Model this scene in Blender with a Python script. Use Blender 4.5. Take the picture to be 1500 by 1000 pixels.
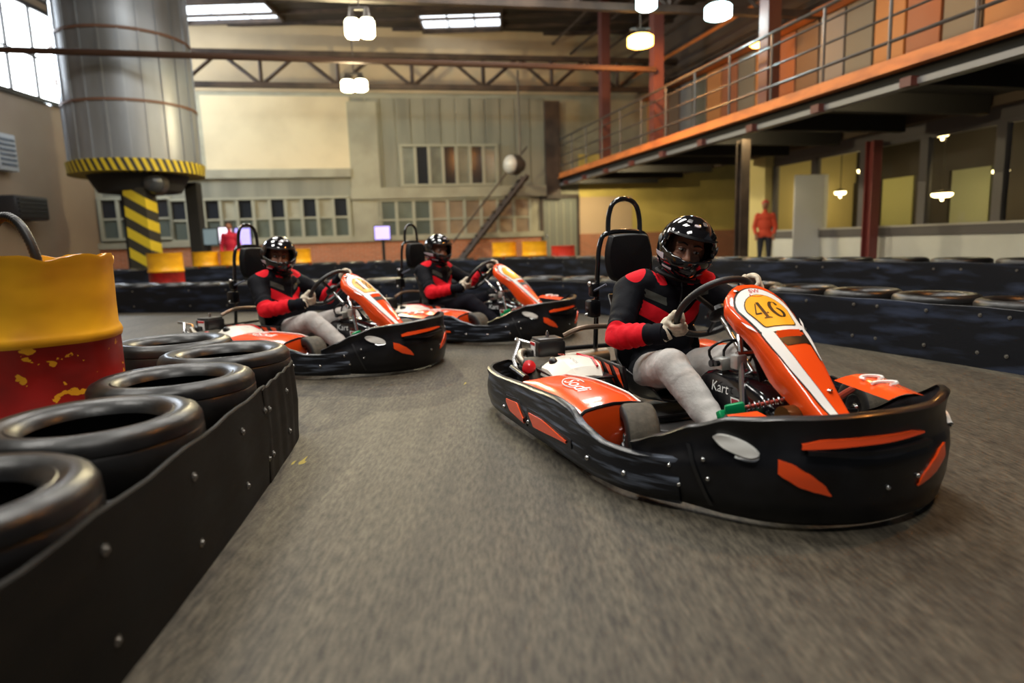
import bpy, bmesh, math, random
from mathutils import Vector, Matrix, noise
R = math.radians
random.seed(7)
scene = bpy.context.scene
for o in list(bpy.data.objects): bpy.data.objects.remove(o)
COL = scene.collection

# ------------------------------------------------------------------ camera, world, large lights, exposure
FPX, HC = 950.0, 0.89                     # focal length in pixels of a 1500 px wide frame, eye height
PITCH, ROLL = R(8.672), math.atan(-0.032)
c_, s_ = math.cos(ROLL), math.sin(ROLL)
FWD = Vector((0, math.cos(PITCH), -math.sin(PITCH)))
UP0 = Vector((0, math.sin(PITCH), math.cos(PITCH)))
RIGHT = (Vector((1, 0, 0)) * c_ + UP0 * s_).normalized()
UP = (UP0 * c_ - Vector((1, 0, 0)) * s_).normalized()
EYE = Vector((0, 0, HC))
cam = bpy.data.cameras.new('camera'); cam_o = bpy.data.objects.new('camera', cam); COL.objects.link(cam_o)
cam.sensor_width = 36; cam.lens = 36 * FPX / 1500; cam.clip_end = 200; cam.clip_start = 0.02
M = Matrix((RIGHT, UP, -FWD)).transposed().to_4x4(); M.translation = EYE
cam_o.matrix_world = M; scene.camera = cam_o
cam.dof.use_dof = True; cam.dof.focus_distance = 3.05; cam.dof.aperture_fstop = 1.3

world = bpy.data.worlds.new('daylight'); scene.world = world; world.use_nodes = True
world.node_tree.nodes['Background'].inputs[0].default_value = (0.80, 0.88, 1.0, 1)
world.node_tree.nodes['Background'].inputs[1].default_value = 0.09
vs = scene.view_settings; vs.view_transform = 'Standard'; vs.look = 'None'; vs.gamma = 1; vs.use_curve_mapping = False
vs.exposure = -0.1

def area(name, loc, sx, sy, power, color, rot=(0, 0, 0)):
    l = bpy.data.lights.new(name, 'AREA'); l.shape = 'RECTANGLE'; l.size = sx; l.size_y = sy; l.energy = power; l.color = color
    o = bpy.data.objects.new(name, l); COL.objects.link(o); o.location = loc; o.rotation_euler = rot
    return o
def point(name, loc, power, color, rad=0.15, parent=None):
    l = bpy.data.lights.new(name, 'POINT'); l.energy = power; l.color = color; l.shadow_soft_size = rad
    o = bpy.data.objects.new(name, l); COL.objects.link(o); o.location = loc
    return o
ROOF = 7.8
# daylight of the roof skylights (the panes themselves are built below) and of the tall window
SKY = [(-5.2, 1.5), (-5.2, 6.0), (-5.2, 11.0), (0.2, -1.5), (0.2, 3.5), (0.2, 8.0), (0.2, 13.0)]  # all out of view; the one behind the camera is added for front light
for i, (x, y) in enumerate(SKY):
    area('skylight_daylight', (x, y, ROOF - 0.16), 2.4, 1.5, 340, (1.0, 0.96, 0.88))
area('window_daylight', (-12.2, 17.4, 6.2), 3.0, 2.4, 900, (0.78, 0.88, 1.0), (R(90), 0, R(-75)))

# ------------------------------------------------------------------ helpers
def ray(u, v):
    return (RIGHT * (u - 750) - UP * (v - 500) + FWD * FPX)
def on_plane(u, v, p0, n):
    d = ray(u, v); t = (p0 - EYE).dot(n) / d.dot(n); return EYE + d * t
def at_depth(u, v, y): return on_plane(u, v, Vector((0, y, 0)), Vector((0, 1, 0)))
def at_z(u, v, z): return on_plane(u, v, Vector((0, 0, z)), Vector((0, 0, 1)))

MATS = {}
def mat(name, col, rough=0.5, metal=0.0, col2=None, nscale=6.0, nlo=0.4, nhi=0.65, stretch=(1, 1, 1), bump=0.0, bscale=40.0,
        coat=0.0, emit=None, estr=0.0, detail=6.0, rough2=None, alpha=None, trans=0.0, spec=None):
    if name in MATS: return MATS[name]
    m = bpy.data.materials.new(name); m.use_nodes = True; MATS[name] = m
    nt = m.node_tree; b = nt.nodes['Principled BSDF']
    b.inputs['Base Color'].default_value = (*col, 1); b.inputs['Roughness'].default_value = rough; b.inputs['Metallic'].default_value = metal
    b.inputs['Coat Weight'].default_value = coat; b.inputs['Coat Roughness'].default_value = 0.08
    if spec is not None: b.inputs['Specular IOR Level'].default_value = spec
    if trans: b.inputs['Transmission Weight'].default_value = trans
    if emit: b.inputs['Emission Color'].default_value = (*emit, 1); b.inputs['Emission Strength'].default_value = estr
    tc = nt.nodes.new('ShaderNodeTexCoord'); mp = nt.nodes.new('ShaderNodeMapping'); mp.inputs['Scale'].default_value = stretch
    nt.links.new(tc.outputs['Object'], mp.inputs[0])
    if col2 is not None:
        n = nt.nodes.new('ShaderNodeTexNoise'); n.inputs['Scale'].default_value = nscale; n.inputs['Detail'].default_value = detail
        r = nt.nodes.new('ShaderNodeValToRGB'); r.color_ramp.elements[0].position = nlo; r.color_ramp.elements[1].position = nhi
        r.color_ramp.elements[0].color = (*col, 1); r.color_ramp.elements[1].color = (*col2, 1)
        nt.links.new(mp.outputs[0], n.inputs['Vector']); nt.links.new(n.outputs[0], r.inputs[0]); nt.links.new(r.outputs[0], b.inputs['Base Color'])
        if rough2 is not None:
            r2 = nt.nodes.new('ShaderNodeMapRange'); r2.inputs['From Min'].default_value = nlo; r2.inputs['From Max'].default_value = nhi
            r2.inputs['To Min'].default_value = rough; r2.inputs['To Max'].default_value = rough2
            nt.links.new(n.outputs[0], r2.inputs[0]); nt.links.new(r2.outputs[0], b.inputs['Roughness'])
    if bump:
        n = nt.nodes.new('ShaderNodeTexNoise'); n.inputs['Scale'].default_value = bscale; n.inputs['Detail'].default_value = 4
        bp = nt.nodes.new('ShaderNodeBump'); bp.inputs['Strength'].default_value = bump; bp.inputs['Distance'].default_value = 0.01
        nt.links.new(mp.outputs[0], n.inputs['Vector']); nt.links.new(n.outputs[0], bp.inputs['Height']); nt.links.new(bp.outputs[0], b.inputs['Normal'])
    return m

ORANGE = mat('orange_plastic', (0.93, 0.085, 0.010), 0.22, coat=0.6)
BLACKP = mat('black_plastic', (0.004, 0.004, 0.005), 0.3, col2=(0.010, 0.0105, 0.013), nscale=7, coat=0.15, rough2=0.42, spec=0.3)
SCUFF = mat('scuffed_black_plastic', (0.008, 0.009, 0.012), 0.3, col2=(0.22, 0.26, 0.34), nscale=4, nlo=0.5, nhi=0.8, stretch=(1.0, 1.0, 11), detail=12, rough2=0.5, bump=0.15, bscale=9, spec=0.35)
BLACKM = mat('black_metal', (0.012, 0.012, 0.013), 0.3, 0.4, bump=0.03)
CHROME = mat('bare_steel', (0.6, 0.6, 0.6), 0.25, 1.0)
DARKST = mat('dark_steel', (0.05, 0.05, 0.052), 0.35, 0.8)
WHITEP = mat('white_plastic', (0.75, 0.74, 0.7), 0.3, coat=0.3)
WHITED = mat('white_decal', (0.85, 0.85, 0.83), 0.3, coat=0.3)
YELLOWD = mat('amber_decal', (0.95, 0.42, 0.02), 0.35, coat=0.4)
BLACKD = mat('black_decal', (0.005, 0.005, 0.005), 0.4)
REDP = mat('red_plastic', (0.6, 0.01, 0.015), 0.3, coat=0.3)
GREENP = mat('green_anodised', (0.0, 0.27, 0.09), 0.3, 0.3)
TREAD = mat('kart_tyre_tread', (0.045, 0.038, 0.026), 0.75, col2=(0.075, 0.064, 0.045), nscale=30, bump=0.15, bscale=90)
SIDEW = mat('kart_tyre_sidewall', (0.012, 0.012, 0.012), 0.55, bump=0.08)
RUBBER = mat('old_tyre_rubber', (0.005, 0.005, 0.0052), 0.36, col2=(0.022, 0.022, 0.022), nscale=5, nlo=0.5, nhi=0.85, bump=0.12, bscale=30, rough2=0.5, spec=0.45)
BELT = mat('rubber_belt', (0.006, 0.006, 0.0055), 0.5, spec=0.15, col2=(0.012, 0.011, 0.009), nscale=3, stretch=(1, 1, 4), bump=0.06, rough2=0.6)
BELT2 = mat('scuffed_rubber_belt', (0.006, 0.007, 0.010), 0.42, spec=0.25, col2=(0.04, 0.055, 0.10), nscale=2.2, nlo=0.5, nhi=0.85, stretch=(1, 1, 5), detail=8, bump=0.1, rough2=0.55)
PAD = mat('black_vinyl', (0.006, 0.006, 0.007), 0.45, spec=0.25, bump=0.1, bscale=120)
GLOVE = mat('cream_knit', (0.68, 0.61, 0.48), 0.9, col2=(0.5, 0.44, 0.34), nscale=60, bump=0.35, bscale=220)
JEANS = mat('grey_denim', (0.50, 0.48, 0.46), 0.9, col2=(0.36, 0.35, 0.335), nscale=9, bump=0.6, bscale=24, spec=0.1)
DARKTR = mat('dark_trousers', (0.006, 0.006, 0.010), 0.85, spec=0.1, bump=0.3, bscale=30)
SKIN = mat('skin', (0.30, 0.13, 0.075), 0.5)
HELMET = mat('gloss_black_helmet', (0.006, 0.006, 0.007), 0.08, coat=1.0)
LINER = mat('helmet_liner', (0.006, 0.006, 0.006), 0.95)
STEELB = mat('hall_steel', (0.035, 0.024, 0.018), 0.6, 0.2, col2=(0.075, 0.05, 0.035), nscale=2)

def finish(o, parent=None, smooth=True, angle=40):
    COL.objects.link(o)
    if parent is not None: o.parent = parent
    if smooth and o.data:
        me = o.data
        if angle >= 180: 
            for p in me.polygons: p.use_smooth = True
        else:
            bm = bmesh.new(); bm.from_mesh(me)
            for f in bm.faces: f.smooth = True
            for e in bm.edges:
                if len(e.link_faces) == 2 and e.calc_face_angle(0) > R(angle): e.smooth = False
            bm.to_mesh(me); bm.free()
    return o
def add(name, verts, faces, m, parent=None, smooth=True, angle=40):
    me = bpy.data.meshes.new(name); me.from_pydata([tuple(v) for v in verts], [], faces)
    bm = bmesh.new(); bm.from_mesh(me); bmesh.ops.recalc_face_normals(bm, faces=bm.faces); bm.to_mesh(me); bm.free()
    me.materials.append(m); o = bpy.data.objects.new(name, me); return finish(o, parent, smooth, angle)
class MB:
    def __init__(s): s.v = []; s.f = []
    def put(s, v, f):
        n = len(s.v); s.v += [Vector(p) for p in v]; s.f += [tuple(i + n for i in q) for q in f]; return s
    def box(s, c, size, rot=None, ax=None):
        hx, hy, hz = [k / 2 for k in size]; vs_ = [Vector((x, y, z)) for z in (-hz, hz) for y in (-hy, hy) for x in (-hx, hx)]
        if rot is not None: vs_ = [rot @ p for p in vs_]
        return s.put([p + Vector(c) for p in vs_], [(0, 2, 3, 1), (4, 5, 7, 6), (0, 1, 5, 4), (2, 6, 7, 3), (0, 4, 6, 2), (1, 3, 7, 5)])
    def rbox(s, c, size, b=0.01, rot=None, seg=2, taper=(1, 1)):
        bm = bmesh.new(); bmesh.ops.create_cube(bm, size=1)
        for v in bm.verts:
            k = taper if v.co.z > 0 else (1, 1)
            v.co = Vector((v.co.x * size[0] * k[0], v.co.y * size[1] * k[1], v.co.z * size[2]))
        bmesh.ops.bevel(bm, geom=bm.edges[:], offset=min(b, min(size) * 0.45), segments=seg, affect='EDGES', profile=0.5)
        vs_ = [v.co.copy() for v in bm.verts]; bm.verts.index_update(); fs = [tuple(v.index for v in f.verts) for f in bm.faces]; bm.free()
        if rot is not None: vs_ = [rot @ p for p in vs_]
        return s.put([p + Vector(c) for p in vs_], fs)
    def tube(s, pts, r, seg=8, closed=False, smooth=0):
        P = [Vector(p) for p in pts]
        if smooth: P = catmull(P, smooth, closed)
        rr = r if hasattr(r, '__len__') else [r] * len(P)
        if len(rr) != len(P): rr = [rr[min(int(i * len(rr) / len(P)), len(rr) - 1)] for i in range(len(P))]
        n = len(P); v = []; nrm = None
        for i in range(n):
            a, b = (P[i - 1] if (i or closed) else P[i]), (P[(i + 1) % n] if (i < n - 1 or closed) else P[i])
            t = (b - a).normalized()
            if nrm is None:
                nrm = t.cross(Vector((0, 0, 1)) if abs(t.z) < 0.9 else Vector((1, 0, 0))).normalized()
            nrm = (nrm - t * nrm.dot(t)).normalized(); bn = t.cross(nrm)
            for k in range(seg):
                a_ = 2 * math.pi * k / seg; v.append(P[i] + (nrm * math.cos(a_) + bn * math.sin(a_)) * rr[i])
        f = []
        for i in range(n if closed else n - 1):
            j = (i + 1) % n
            for k in range(seg): f.append((i * seg + k, i * seg + (k + 1) % seg, j * seg + (k + 1) % seg, j * seg + k))
        if not closed: f.append(tuple(range(seg))[::-1]); f.append(tuple((n - 1) * seg + k for k in range(seg)))
        return s.put(v, f)
    def lathe(s, prof, o=(0, 0, 0), axis=(0, 0, 1), seg=32, closed=False, caps=True):
        ax = Vector(axis).normalized(); e1 = ax.orthogonal().normalized(); e2 = ax.cross(e1); o = Vector(o); v = []
        for (r, h) in prof:
            for k in range(seg):
                a = 2 * math.pi * k / seg; v.append(o + ax * h + (e1 * math.cos(a) + e2 * math.sin(a)) * r)
        n = len(prof); f = []
        for i in range(n if closed else n - 1):
            j = (i + 1) % n
            for k in range(seg): f.append((i * seg + k, i * seg + (k + 1) % seg, j * seg + (k + 1) % seg, j * seg + k))
        if caps and not closed:
            if prof[0][0] > 1e-5: f.append(tuple(range(seg)))
            if prof[-1][0] > 1e-5: f.append(tuple((n - 1) * seg + k for k in range(seg)))
        return s.put(v, f)
    def cyl(s, a, b, r, seg=16): return s.tube([a, b], r, seg)
    def ell(s, c, rad, rot=None, nu=20, nv=12):
        v = []; f = []
        for i in range(1, nv):
            th = math.pi * i / nv
            for k in range(nu):
                ph = 2 * math.pi * k / nu; p = Vector((math.sin(th) * math.cos(ph) * rad[0], math.sin(th) * math.sin(ph) * rad[1], math.cos(th) * rad[2]))
                v.append((rot @ p if rot is not None else p) + Vector(c))
        for i in range(nv - 2):
            for k in range(nu): f.append((i * nu + k, (i + 1) * nu + k, (i + 1) * nu + (k + 1) % nu, i * nu + (k + 1) % nu))
        t, b = Vector((0, 0, rad[2])), Vector((0, 0, -rad[2]))
        if rot is not None: t, b = rot @ t, rot @ b
        v += [t + Vector(c), b + Vector(c)]; n = len(v)
        for k in range(nu): f.append((n - 2, k, (k + 1) % nu)); f.append((n - 1, (nv - 2) * nu + (k + 1) % nu, (nv - 2) * nu + k))
        return s.put(v, f)
    def cap(s, a, b, ra, rb, seg=14):
        a, b = Vector(a), Vector(b); d = (b - a).normalized(); L = (b - a).length; prof = [(0, -ra)]
        for i in range(1, 5): t = math.pi / 2 * i / 5; prof.append((ra * math.sin(t), -ra * math.cos(t)))
        prof += [(ra, 0), (rb, L)]
        for i in range(1, 5): t = math.pi / 2 * i / 5; prof.append((rb * math.cos(t), L + rb * math.sin(t)))
        prof.append((0.0, L + rb)); prof[0] = (0.0, -ra)
        return s.lathe(prof, a, d, seg, caps=False)
    def grid(s, rows):
        n = len(rows[0]); v = [p for r_ in rows for p in r_]
        f = [(i * n + k, i * n + k + 1, (i + 1) * n + k + 1, (i + 1) * n + k) for i in range(len(rows) - 1) for k in range(n - 1)]
        return s.put(v, f)
    def build(s, name, m, parent=None, smooth=True, angle=40): return add(name, s.v, s.f, m, parent, smooth, angle)
def catmull(P, n, closed=False):
    out = []; N = len(P)
    for i in range(N if closed else N - 1):
        g = (lambda k: P[k % N]) if closed else (lambda k: P[max(0, min(N - 1, k))])
        a, b, c, d = g(i - 1), g(i), g(i + 1), g(i + 2)
        for k in range(n):
            t = k / n
            out.append(0.5 * ((2 * b) + (c - a) * t + (2 * a - 5 * b + 4 * c - d) * t * t + (3 * b - a - 3 * c + d) * t ** 3))
    if not closed: out.append(P[-1].copy())
    return out
def interp(xs, ys, x):
    if x <= xs[0]: return ys[0]
    for i in range(len(xs) - 1):
        if x <= xs[i + 1]:
            t = (x - xs[i]) / (xs[i + 1] - xs[i]); t2 = t * t * (3 - 2 * t) * 0.5 + t * 0.5
            return ys[i] + (ys[i + 1] - ys[i]) * t2
    return ys[-1]
def mods(o, *ms):
    """apply modifiers to a finished mesh"""
    for typ, kw in ms:
        md = o.modifiers.new(typ.lower(), typ)
        for k, v in kw.items(): setattr(md, k, v)
    dg = bpy.context.evaluated_depsgraph_get(); dg.update()
    me = bpy.data.meshes.new_from_object(o.evaluated_get(dg)); old = o.data; nm = old.name
    o.modifiers.clear(); o.data = me; bpy.data.meshes.remove(old); me.name = nm
    for p in me.polygons: p.use_smooth = True
    return o
def empty(name, loc=(0, 0, 0), rz=0, label=None, cat=None, group=None):
    o = bpy.data.objects.new(name, None); COL.objects.link(o); o.location = loc; o.rotation_euler = (0, 0, rz); o.empty_display_size = 0.1
    if label: tag(o, label, cat, group)
    return o
def tag(o, label, cat, group=None, kind=None):
    o['label'] = label; o['category'] = cat
    if group: o['group'] = group
    if kind: o['kind'] = kind
    return o
def struct(o, label=None):
    o['kind'] = 'structure'
    if label: o['label'] = label
    return o
def copy_tree(o, parent=None):
    c = o.copy(); COL.objects.link(c); c.parent = parent
    for ch in list(o.children): copy_tree(ch, c)
    return c
def text_geo(txt, size=1.0, shear=0.0):
    cu = bpy.data.curves.new('lettering', 'FONT'); cu.body = txt; cu.size = size; cu.align_x = 'CENTER'; cu.align_y = 'CENTER'; cu.shear = shear; cu.resolution_u = 3
    o = bpy.data.objects.new('lettering', cu); COL.objects.link(o); dg = bpy.context.evaluated_depsgraph_get(); dg.update()
    me = bpy.data.meshes.new_from_object(o.evaluated_get(dg)); v = [q.co.copy() for q in me.vertices]; f = [tuple(p.vertices) for p in me.polygons]
    bpy.data.objects.remove(o); bpy.data.meshes.remove(me); return v, f
# ------------------------------------------------------------------ floor
def floor_mat():
    m = bpy.data.materials.new('worn_asphalt'); m.use_nodes = True; nt = m.node_tree; b = nt.nodes['Principled BSDF']; L = nt.links
    tc = nt.nodes.new('ShaderNodeTexCoord')
    def noise_(scale, stretch=(1, 1, 1), rz=0, detail=6):
        mp = nt.nodes.new('ShaderNodeMapping'); mp.inputs['Scale'].default_value = stretch; mp.inputs['Rotation'].default_value = (0, 0, rz)
        n = nt.nodes.new('ShaderNodeTexNoise'); n.inputs['Scale'].default_value = scale; n.inputs['Detail'].default_value = detail
        L.new(tc.outputs['Object'], mp.inputs[0]); L.new(mp.outputs[0], n.inputs['Vector']); return n
    def ramp(n, lo, hi, c0, c1):
        r = nt.nodes.new('ShaderNodeValToRGB'); r.color_ramp.elements[0].position = lo; r.color_ramp.elements[1].position = hi
        r.color_ramp.elements[0].color = c0; r.color_ramp.elements[1].color = c1; L.new(n.outputs[0], r.inputs[0]); return r
    def mix(a, bq, fac, mode='MULTIPLY'):
        x = nt.nodes.new('ShaderNodeMix'); x.data_type = 'RGBA'; x.blend_type = mode; x.inputs[0].default_value = fac
        L.new(a.outputs[0] if hasattr(a, 'outputs') else a, x.inputs[6]); L.new(bq.outputs[0], x.inputs[7]); return x
    base = ramp(noise_(0.5), 0.3, 0.7, (0.047, 0.041, 0.032, 1), (0.077, 0.069, 0.054, 1))
    speck = ramp(noise_(70, (1, 0.22, 1), 0.12), 0.3, 0.72, (0.35, 0.33, 0.3, 1), (1.75, 1.72, 1.62, 1))
    streak = ramp(noise_(9, (1, 0.07, 1), 0.15), 0.32, 0.7, (0.62, 0.61, 0.6, 1), (1.25, 1.24, 1.2, 1))
    big = ramp(noise_(0.8, (1, 0.3, 1), 0.2), 0.35, 0.65, (0.75, 0.74, 0.73, 1), (1.12, 1.12, 1.1, 1))
    x1 = mix(base, speck, 0.9); x2 = mix(x1.outputs[2], streak, 0.95); x3 = mix(x2.outputs[2], big, 0.9)
    fl = ramp(noise_(5, (1.6, 0.45, 1), 0.2, 3), 0.735, 0.75, (0, 0, 0, 1), (1, 1, 1, 1))
    y = nt.nodes.new('ShaderNodeMix'); y.data_type = 'RGBA'; y.inputs[7].default_value = (0.3, 0.24, 0.03, 1)
    L.new(fl.outputs[0], y.inputs[0]); L.new(x3.outputs[2], y.inputs[6]); L.new(y.outputs[2], b.inputs['Base Color'])
    b.inputs['Roughness'].default_value = 0.6; b.inputs['Specular IOR Level'].default_value = 0.35
    bp = nt.nodes.new('ShaderNodeBump'); bp.inputs['Strength'].default_value = 0.35; bp.inputs['Distance'].default_value = 0.004
    L.new(noise_(120).outputs[0], bp.inputs['Height']); L.new(bp.outputs[0], b.inputs['Normal'])
    return m
fl = MB().box((0, 10, -0.1), (30, 34, 0.2)).build('floor', floor_mat(), None, False); struct(fl, 'dark grey worn asphalt kart track floor')

# ------------------------------------------------------------------ back wall
CREAM = mat('cream_plaster', (0.62, 0.52, 0.33), 0.8, col2=(0.52, 0.43, 0.27), nscale=0.7, bump=0.05)
GREYB = mat('grey_green_boards', (0.24, 0.23, 0.17), 0.75, col2=(0.17, 0.165, 0.125), nscale=0.9, stretch=(2, 2, 0.3))
CONC = mat('beige_concrete', (0.34, 0.32, 0.23), 0.85, col2=(0.27, 0.25, 0.18), nscale=1.5)
YELW = mat('yellow_plaster', (0.72, 0.55, 0.15), 0.8, col2=(0.5, 0.38, 0.1), nscale=0.6)
PALEY = mat('pale_yellow_plaster', (0.66, 0.56, 0.26), 0.8)
TAN = mat('tan_plaster', (0.33, 0.25, 0.17), 0.85, col2=(0.3, 0.22, 0.15), nscale=0.8)
DGLASS = mat('dark_pane', (0.02, 0.022, 0.026), 0.12)
LGLASS = mat('dusty_green_pane', (0.13, 0.145, 0.11), 0.25, col2=(0.09, 0.1, 0.08), nscale=2)  # the lit look of the green panes is put into this colour
GGLASS = mat('grey_green_pane', (0.085, 0.1, 0.085), 0.2)
BGLASS = mat('brown_dusty_pane', (0.30, 0.21, 0.13), 0.3, col2=(0.2, 0.14, 0.09), nscale=1.5)  # mottled brown pane colour
FRAMEM = mat('window_frame_paint', (0.30, 0.29, 0.21), 0.6)
DOORM = mat('grey_green_door', (0.16, 0.165, 0.13), 0.55)
def brick_mat():
    m = bpy.data.materials.new('red_brickwork'); m.use_nodes = True; nt = m.node_tree; b = nt.nodes['Principled BSDF']
    tc = nt.nodes.new('ShaderNodeTexCoord'); mp = nt.nodes.new('ShaderNodeMapping'); mp.inputs['Rotation'].default_value = (R(90), 0, 0)
    bk = nt.nodes.new('ShaderNodeTexBrick'); bk.inputs['Scale'].default_value = 1.0; bk.inputs['Brick Width'].default_value = 0.25; bk.inputs['Row Height'].default_value = 0.075
    bk.inputs['Mortar Size'].default_value = 0.008; bk.inputs['Color1'].default_value = (0.46, 0.15, 0.065, 1); bk.inputs['Color2'].default_value = (0.36, 0.12, 0.055, 1); bk.inputs['Mortar'].default_value = (0.4, 0.27, 0.18, 1)
    nt.links.new(tc.outputs['Object'], mp.inputs[0]); nt.links.new(mp.outputs[0], bk.inputs[0]); nt.links.new(bk.outputs[0], b.inputs[0]); b.inputs['Roughness'].default_value = 0.85
    return m
BRICK = brick_mat()
BWD = Vector((4990, 950, 0)).normalized(); BWN = Vector((BWD.y, -BWD.x, 0)); BW0 = at_depth(800, 350, 23.0); BW0.z = 0
BROT = Matrix.Rotation(math.atan2(BWD.y, BWD.x), 3, 'Z')
def bw(u, v): 
    p = on_plane(u, v, BW0, BWN); return (p - BW0).dot(BWD), p.z
def wb(a0, a1, z0, z1, off, th):
    return (BW0 + BWD * ((a0 + a1) / 2) + BWN * (off + th / 2) + Vector((0, 0, (z0 + z1) / 2)), (a1 - a0, th, z1 - z0), BROT)
def px(u0, u1, v0, v1):
    vm, um = (v0 + v1) / 2, (u0 + u1) / 2
    return bw(u0, vm)[0], bw(u1, vm)[0], bw(um, v1)[1], bw(um, v0)[1]
def wbox(name, u0, u1, v0, v1, off, th, m, parent, z0=None, z1=None):
    a0, a1, c, d = px(u0, u1, v0, v1); c = c if z0 is None else z0; d = d if z1 is None else z1
    return MB().box(*wb(a0, a1, c, d, off, th)).build(name, m, parent, False)
wall_b = MB().box(*wb(-19, 14, 0, ROOF + 0.1, -0.3, 0.3)).build('wall_back', CONC, None, False); struct(wall_b, 'beige rendered back wall of the hall with panels and glazing')
wbox('upper_plaster', 60, 880, 60, 135, 0.0, 0.02, mat('brown_cream_plaster', (0.46, 0.36, 0.22), 0.85, col2=(0.36, 0.28, 0.17), nscale=0.5), wall_b, z1=ROOF)
wbox('cream_panel', 298, 514, 141, 249, 0.0, 0.06, CREAM, wall_b)
wbox('ledge', 150, 514, 249, 262, 0.0, 0.16, CONC, wall_b)
wbox('lintel_band', 150, 514, 262, 290, 0.0, 0.05, GREYB, wall_b)
wbox('pilaster', 514, 556, 150, 352, 0.0, 0.12, CONC, wall_b)
nb = 13
for i in range(nb):                                        # vertical boards of the grey cladding
    u0 = 516 + i * (282 / nb); a0, a1, z0, z1 = px(u0, u0 + 282 / nb, 144, 276)
    MB().rbox((0, 0, 0), (a1 - a0 - 0.03, 0.05, z1 - z0), 0.015, seg=1)
    c, s, r = wb(a0 + 0.015, a1 - 0.015, z0, z1, 0.0, 0.05 + 0.015 * (i % 2)); MB().rbox(c, s, 0.012, r, 1).build('cladding_board', GREYB, wall_b, False)
wbox('ledge', 514, 800, 274, 290, 0.0, 0.22, CONC, wall_b)
wbox('brickwork', 60, 795, 356, 400, 0.0, 0.1, BRICK, wall_b, z0=0)
wbox('sill', 60, 795, 349, 357, 0.0, 0.18, CONC, wall_b)
wbox('upright', 797, 818, 150, 292, 0.0, 0.25, STEELB, wall_b)
# glazing
nwin = 0
def glazing(u0, u1, v0, v1, cols, mats_, rows=1, th=0.05, off=0.02, lab=None, bar=0.05):
    global nwin; nwin += 1
    a0, a1, z0, z1 = px(u0, u1, v0, v1)
    w = MB()
    w.box(*wb(a0, a1, z0, z0 + 0.08, off, 0.12)).box(*wb(a0, a1, z1 - 0.08, z1, off, 0.12))
    fr = w.build('window_%d' % nwin, FRAMEM, None, False); struct(fr, lab)
    for i in range(cols + 1):
        a = a0 + (a1 - a0) * i / cols; MB().box(*wb(a - bar, a + bar, z0, z1, off, 0.1)).build('mullion', FRAMEM, fr, False)
    for i in range(cols):
        for j in range(rows):
            b0 = a0 + (a1 - a0) * i / cols; b1 = a0 + (a1 - a0) * (i + 1) / cols; y0 = z0 + (z1 - z0) * j / rows; y1 = z0 + (z1 - z0) * (j + 1) / rows
            MB().box(*wb(b0 + bar, b1 - bar, y0, y1, off, 0.03)).build('pane', mats_[(i + j * 7) % len(mats_)] if not callable(mats_) else mats_(i, j), fr, False)
    if rows > 1:
        for j in range(1, rows):
            z = z0 + (z1 - z0) * j / rows; MB().box(*wb(a0, a1, z - 0.03, z + 0.03, off, 0.08)).build('glazing_bar', FRAMEM, fr, False)
    return fr
glazing(252, 512, 289, 352, 11, lambda i, j: (LGLASS if j == 0 else CONC) if i % 2 else (GGLASS if j == 0 else DGLASS), 2, lab='long row of dark and dusty panes left of the pilaster')
glazing(150, 252, 289, 352, 4, lambda i, j: GGLASS if j == 0 else DGLASS, 2, lab='dim row of panes under the tank')
glazing(588, 727, 212, 273, 7, lambda i, j: DGLASS if i % 2 else LGLASS, 1, off=0.06, lab='upper window with dark panes in the grey cladding')
glazing(556, 776, 290, 350, 9, lambda i, j: BGLASS if (i > 2) else (LGLASS if i % 2 else GGLASS), 2, lab='lower window with brown dusty panes beside the door')
# door
a0, a1, z0, z1 = px(793, 846, 291, 372)
d1 = MB().rbox(*[(lambda c, s, r: (c, s))(*wb(a0 + 0.05, a1 - 0.05, 0, z1, 0.03, 0.07))][0], 0.01, BROT, 1).build('door_1', DOORM, None, False); struct(d1, 'grey green door in the back wall beside the yellow wall')
MB().box(*wb(a0 - 0.04, a0 + 0.05, 0, z1 + 0.08, 0, 0.14)).build('door_jamb', STEELB, d1, False)
MB().box(*wb(a1 - 0.05, a1 + 0.04, 0, z1 + 0.08, 0, 0.14)).build('door_jamb', STEELB, d1, False)
MB().box(*wb(a0 - 0.04, a1 + 0.04, z1, z1 + 0.14, 0, 0.14)).build('door_head', STEELB, d1, False)
for k in range(1, 5):
    a = a0 + (a1 - a0) * k / 5; MB().box(*wb(a - 0.012, a + 0.012, 0.1, z1 - 0.1, 0.1, 0.015)).build('door_rib', FRAMEM, d1, False)
MB().box(*wb(a0 + 0.14, a0 + 0.19, 1.0, 1.14, 0.1, 0.05)).build('door_handle', CHROME, d1, False)
# right hand end of the back wall, under the gallery
wbox('yellow_plaster_field', 848, 1180, 225, 344, 0.0, 0.04, YELW, wall_b)
wbox('pink_plaster_field', 848, 925, 288, 346, 0.04, 0.02, mat('pinkish_plaster', (0.6, 0.42, 0.26), 0.85), wall_b)
wbox('brickwork', 848, 1180, 338, 400, 0.0, 0.1, BRICK, wall_b, z0=0)
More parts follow.
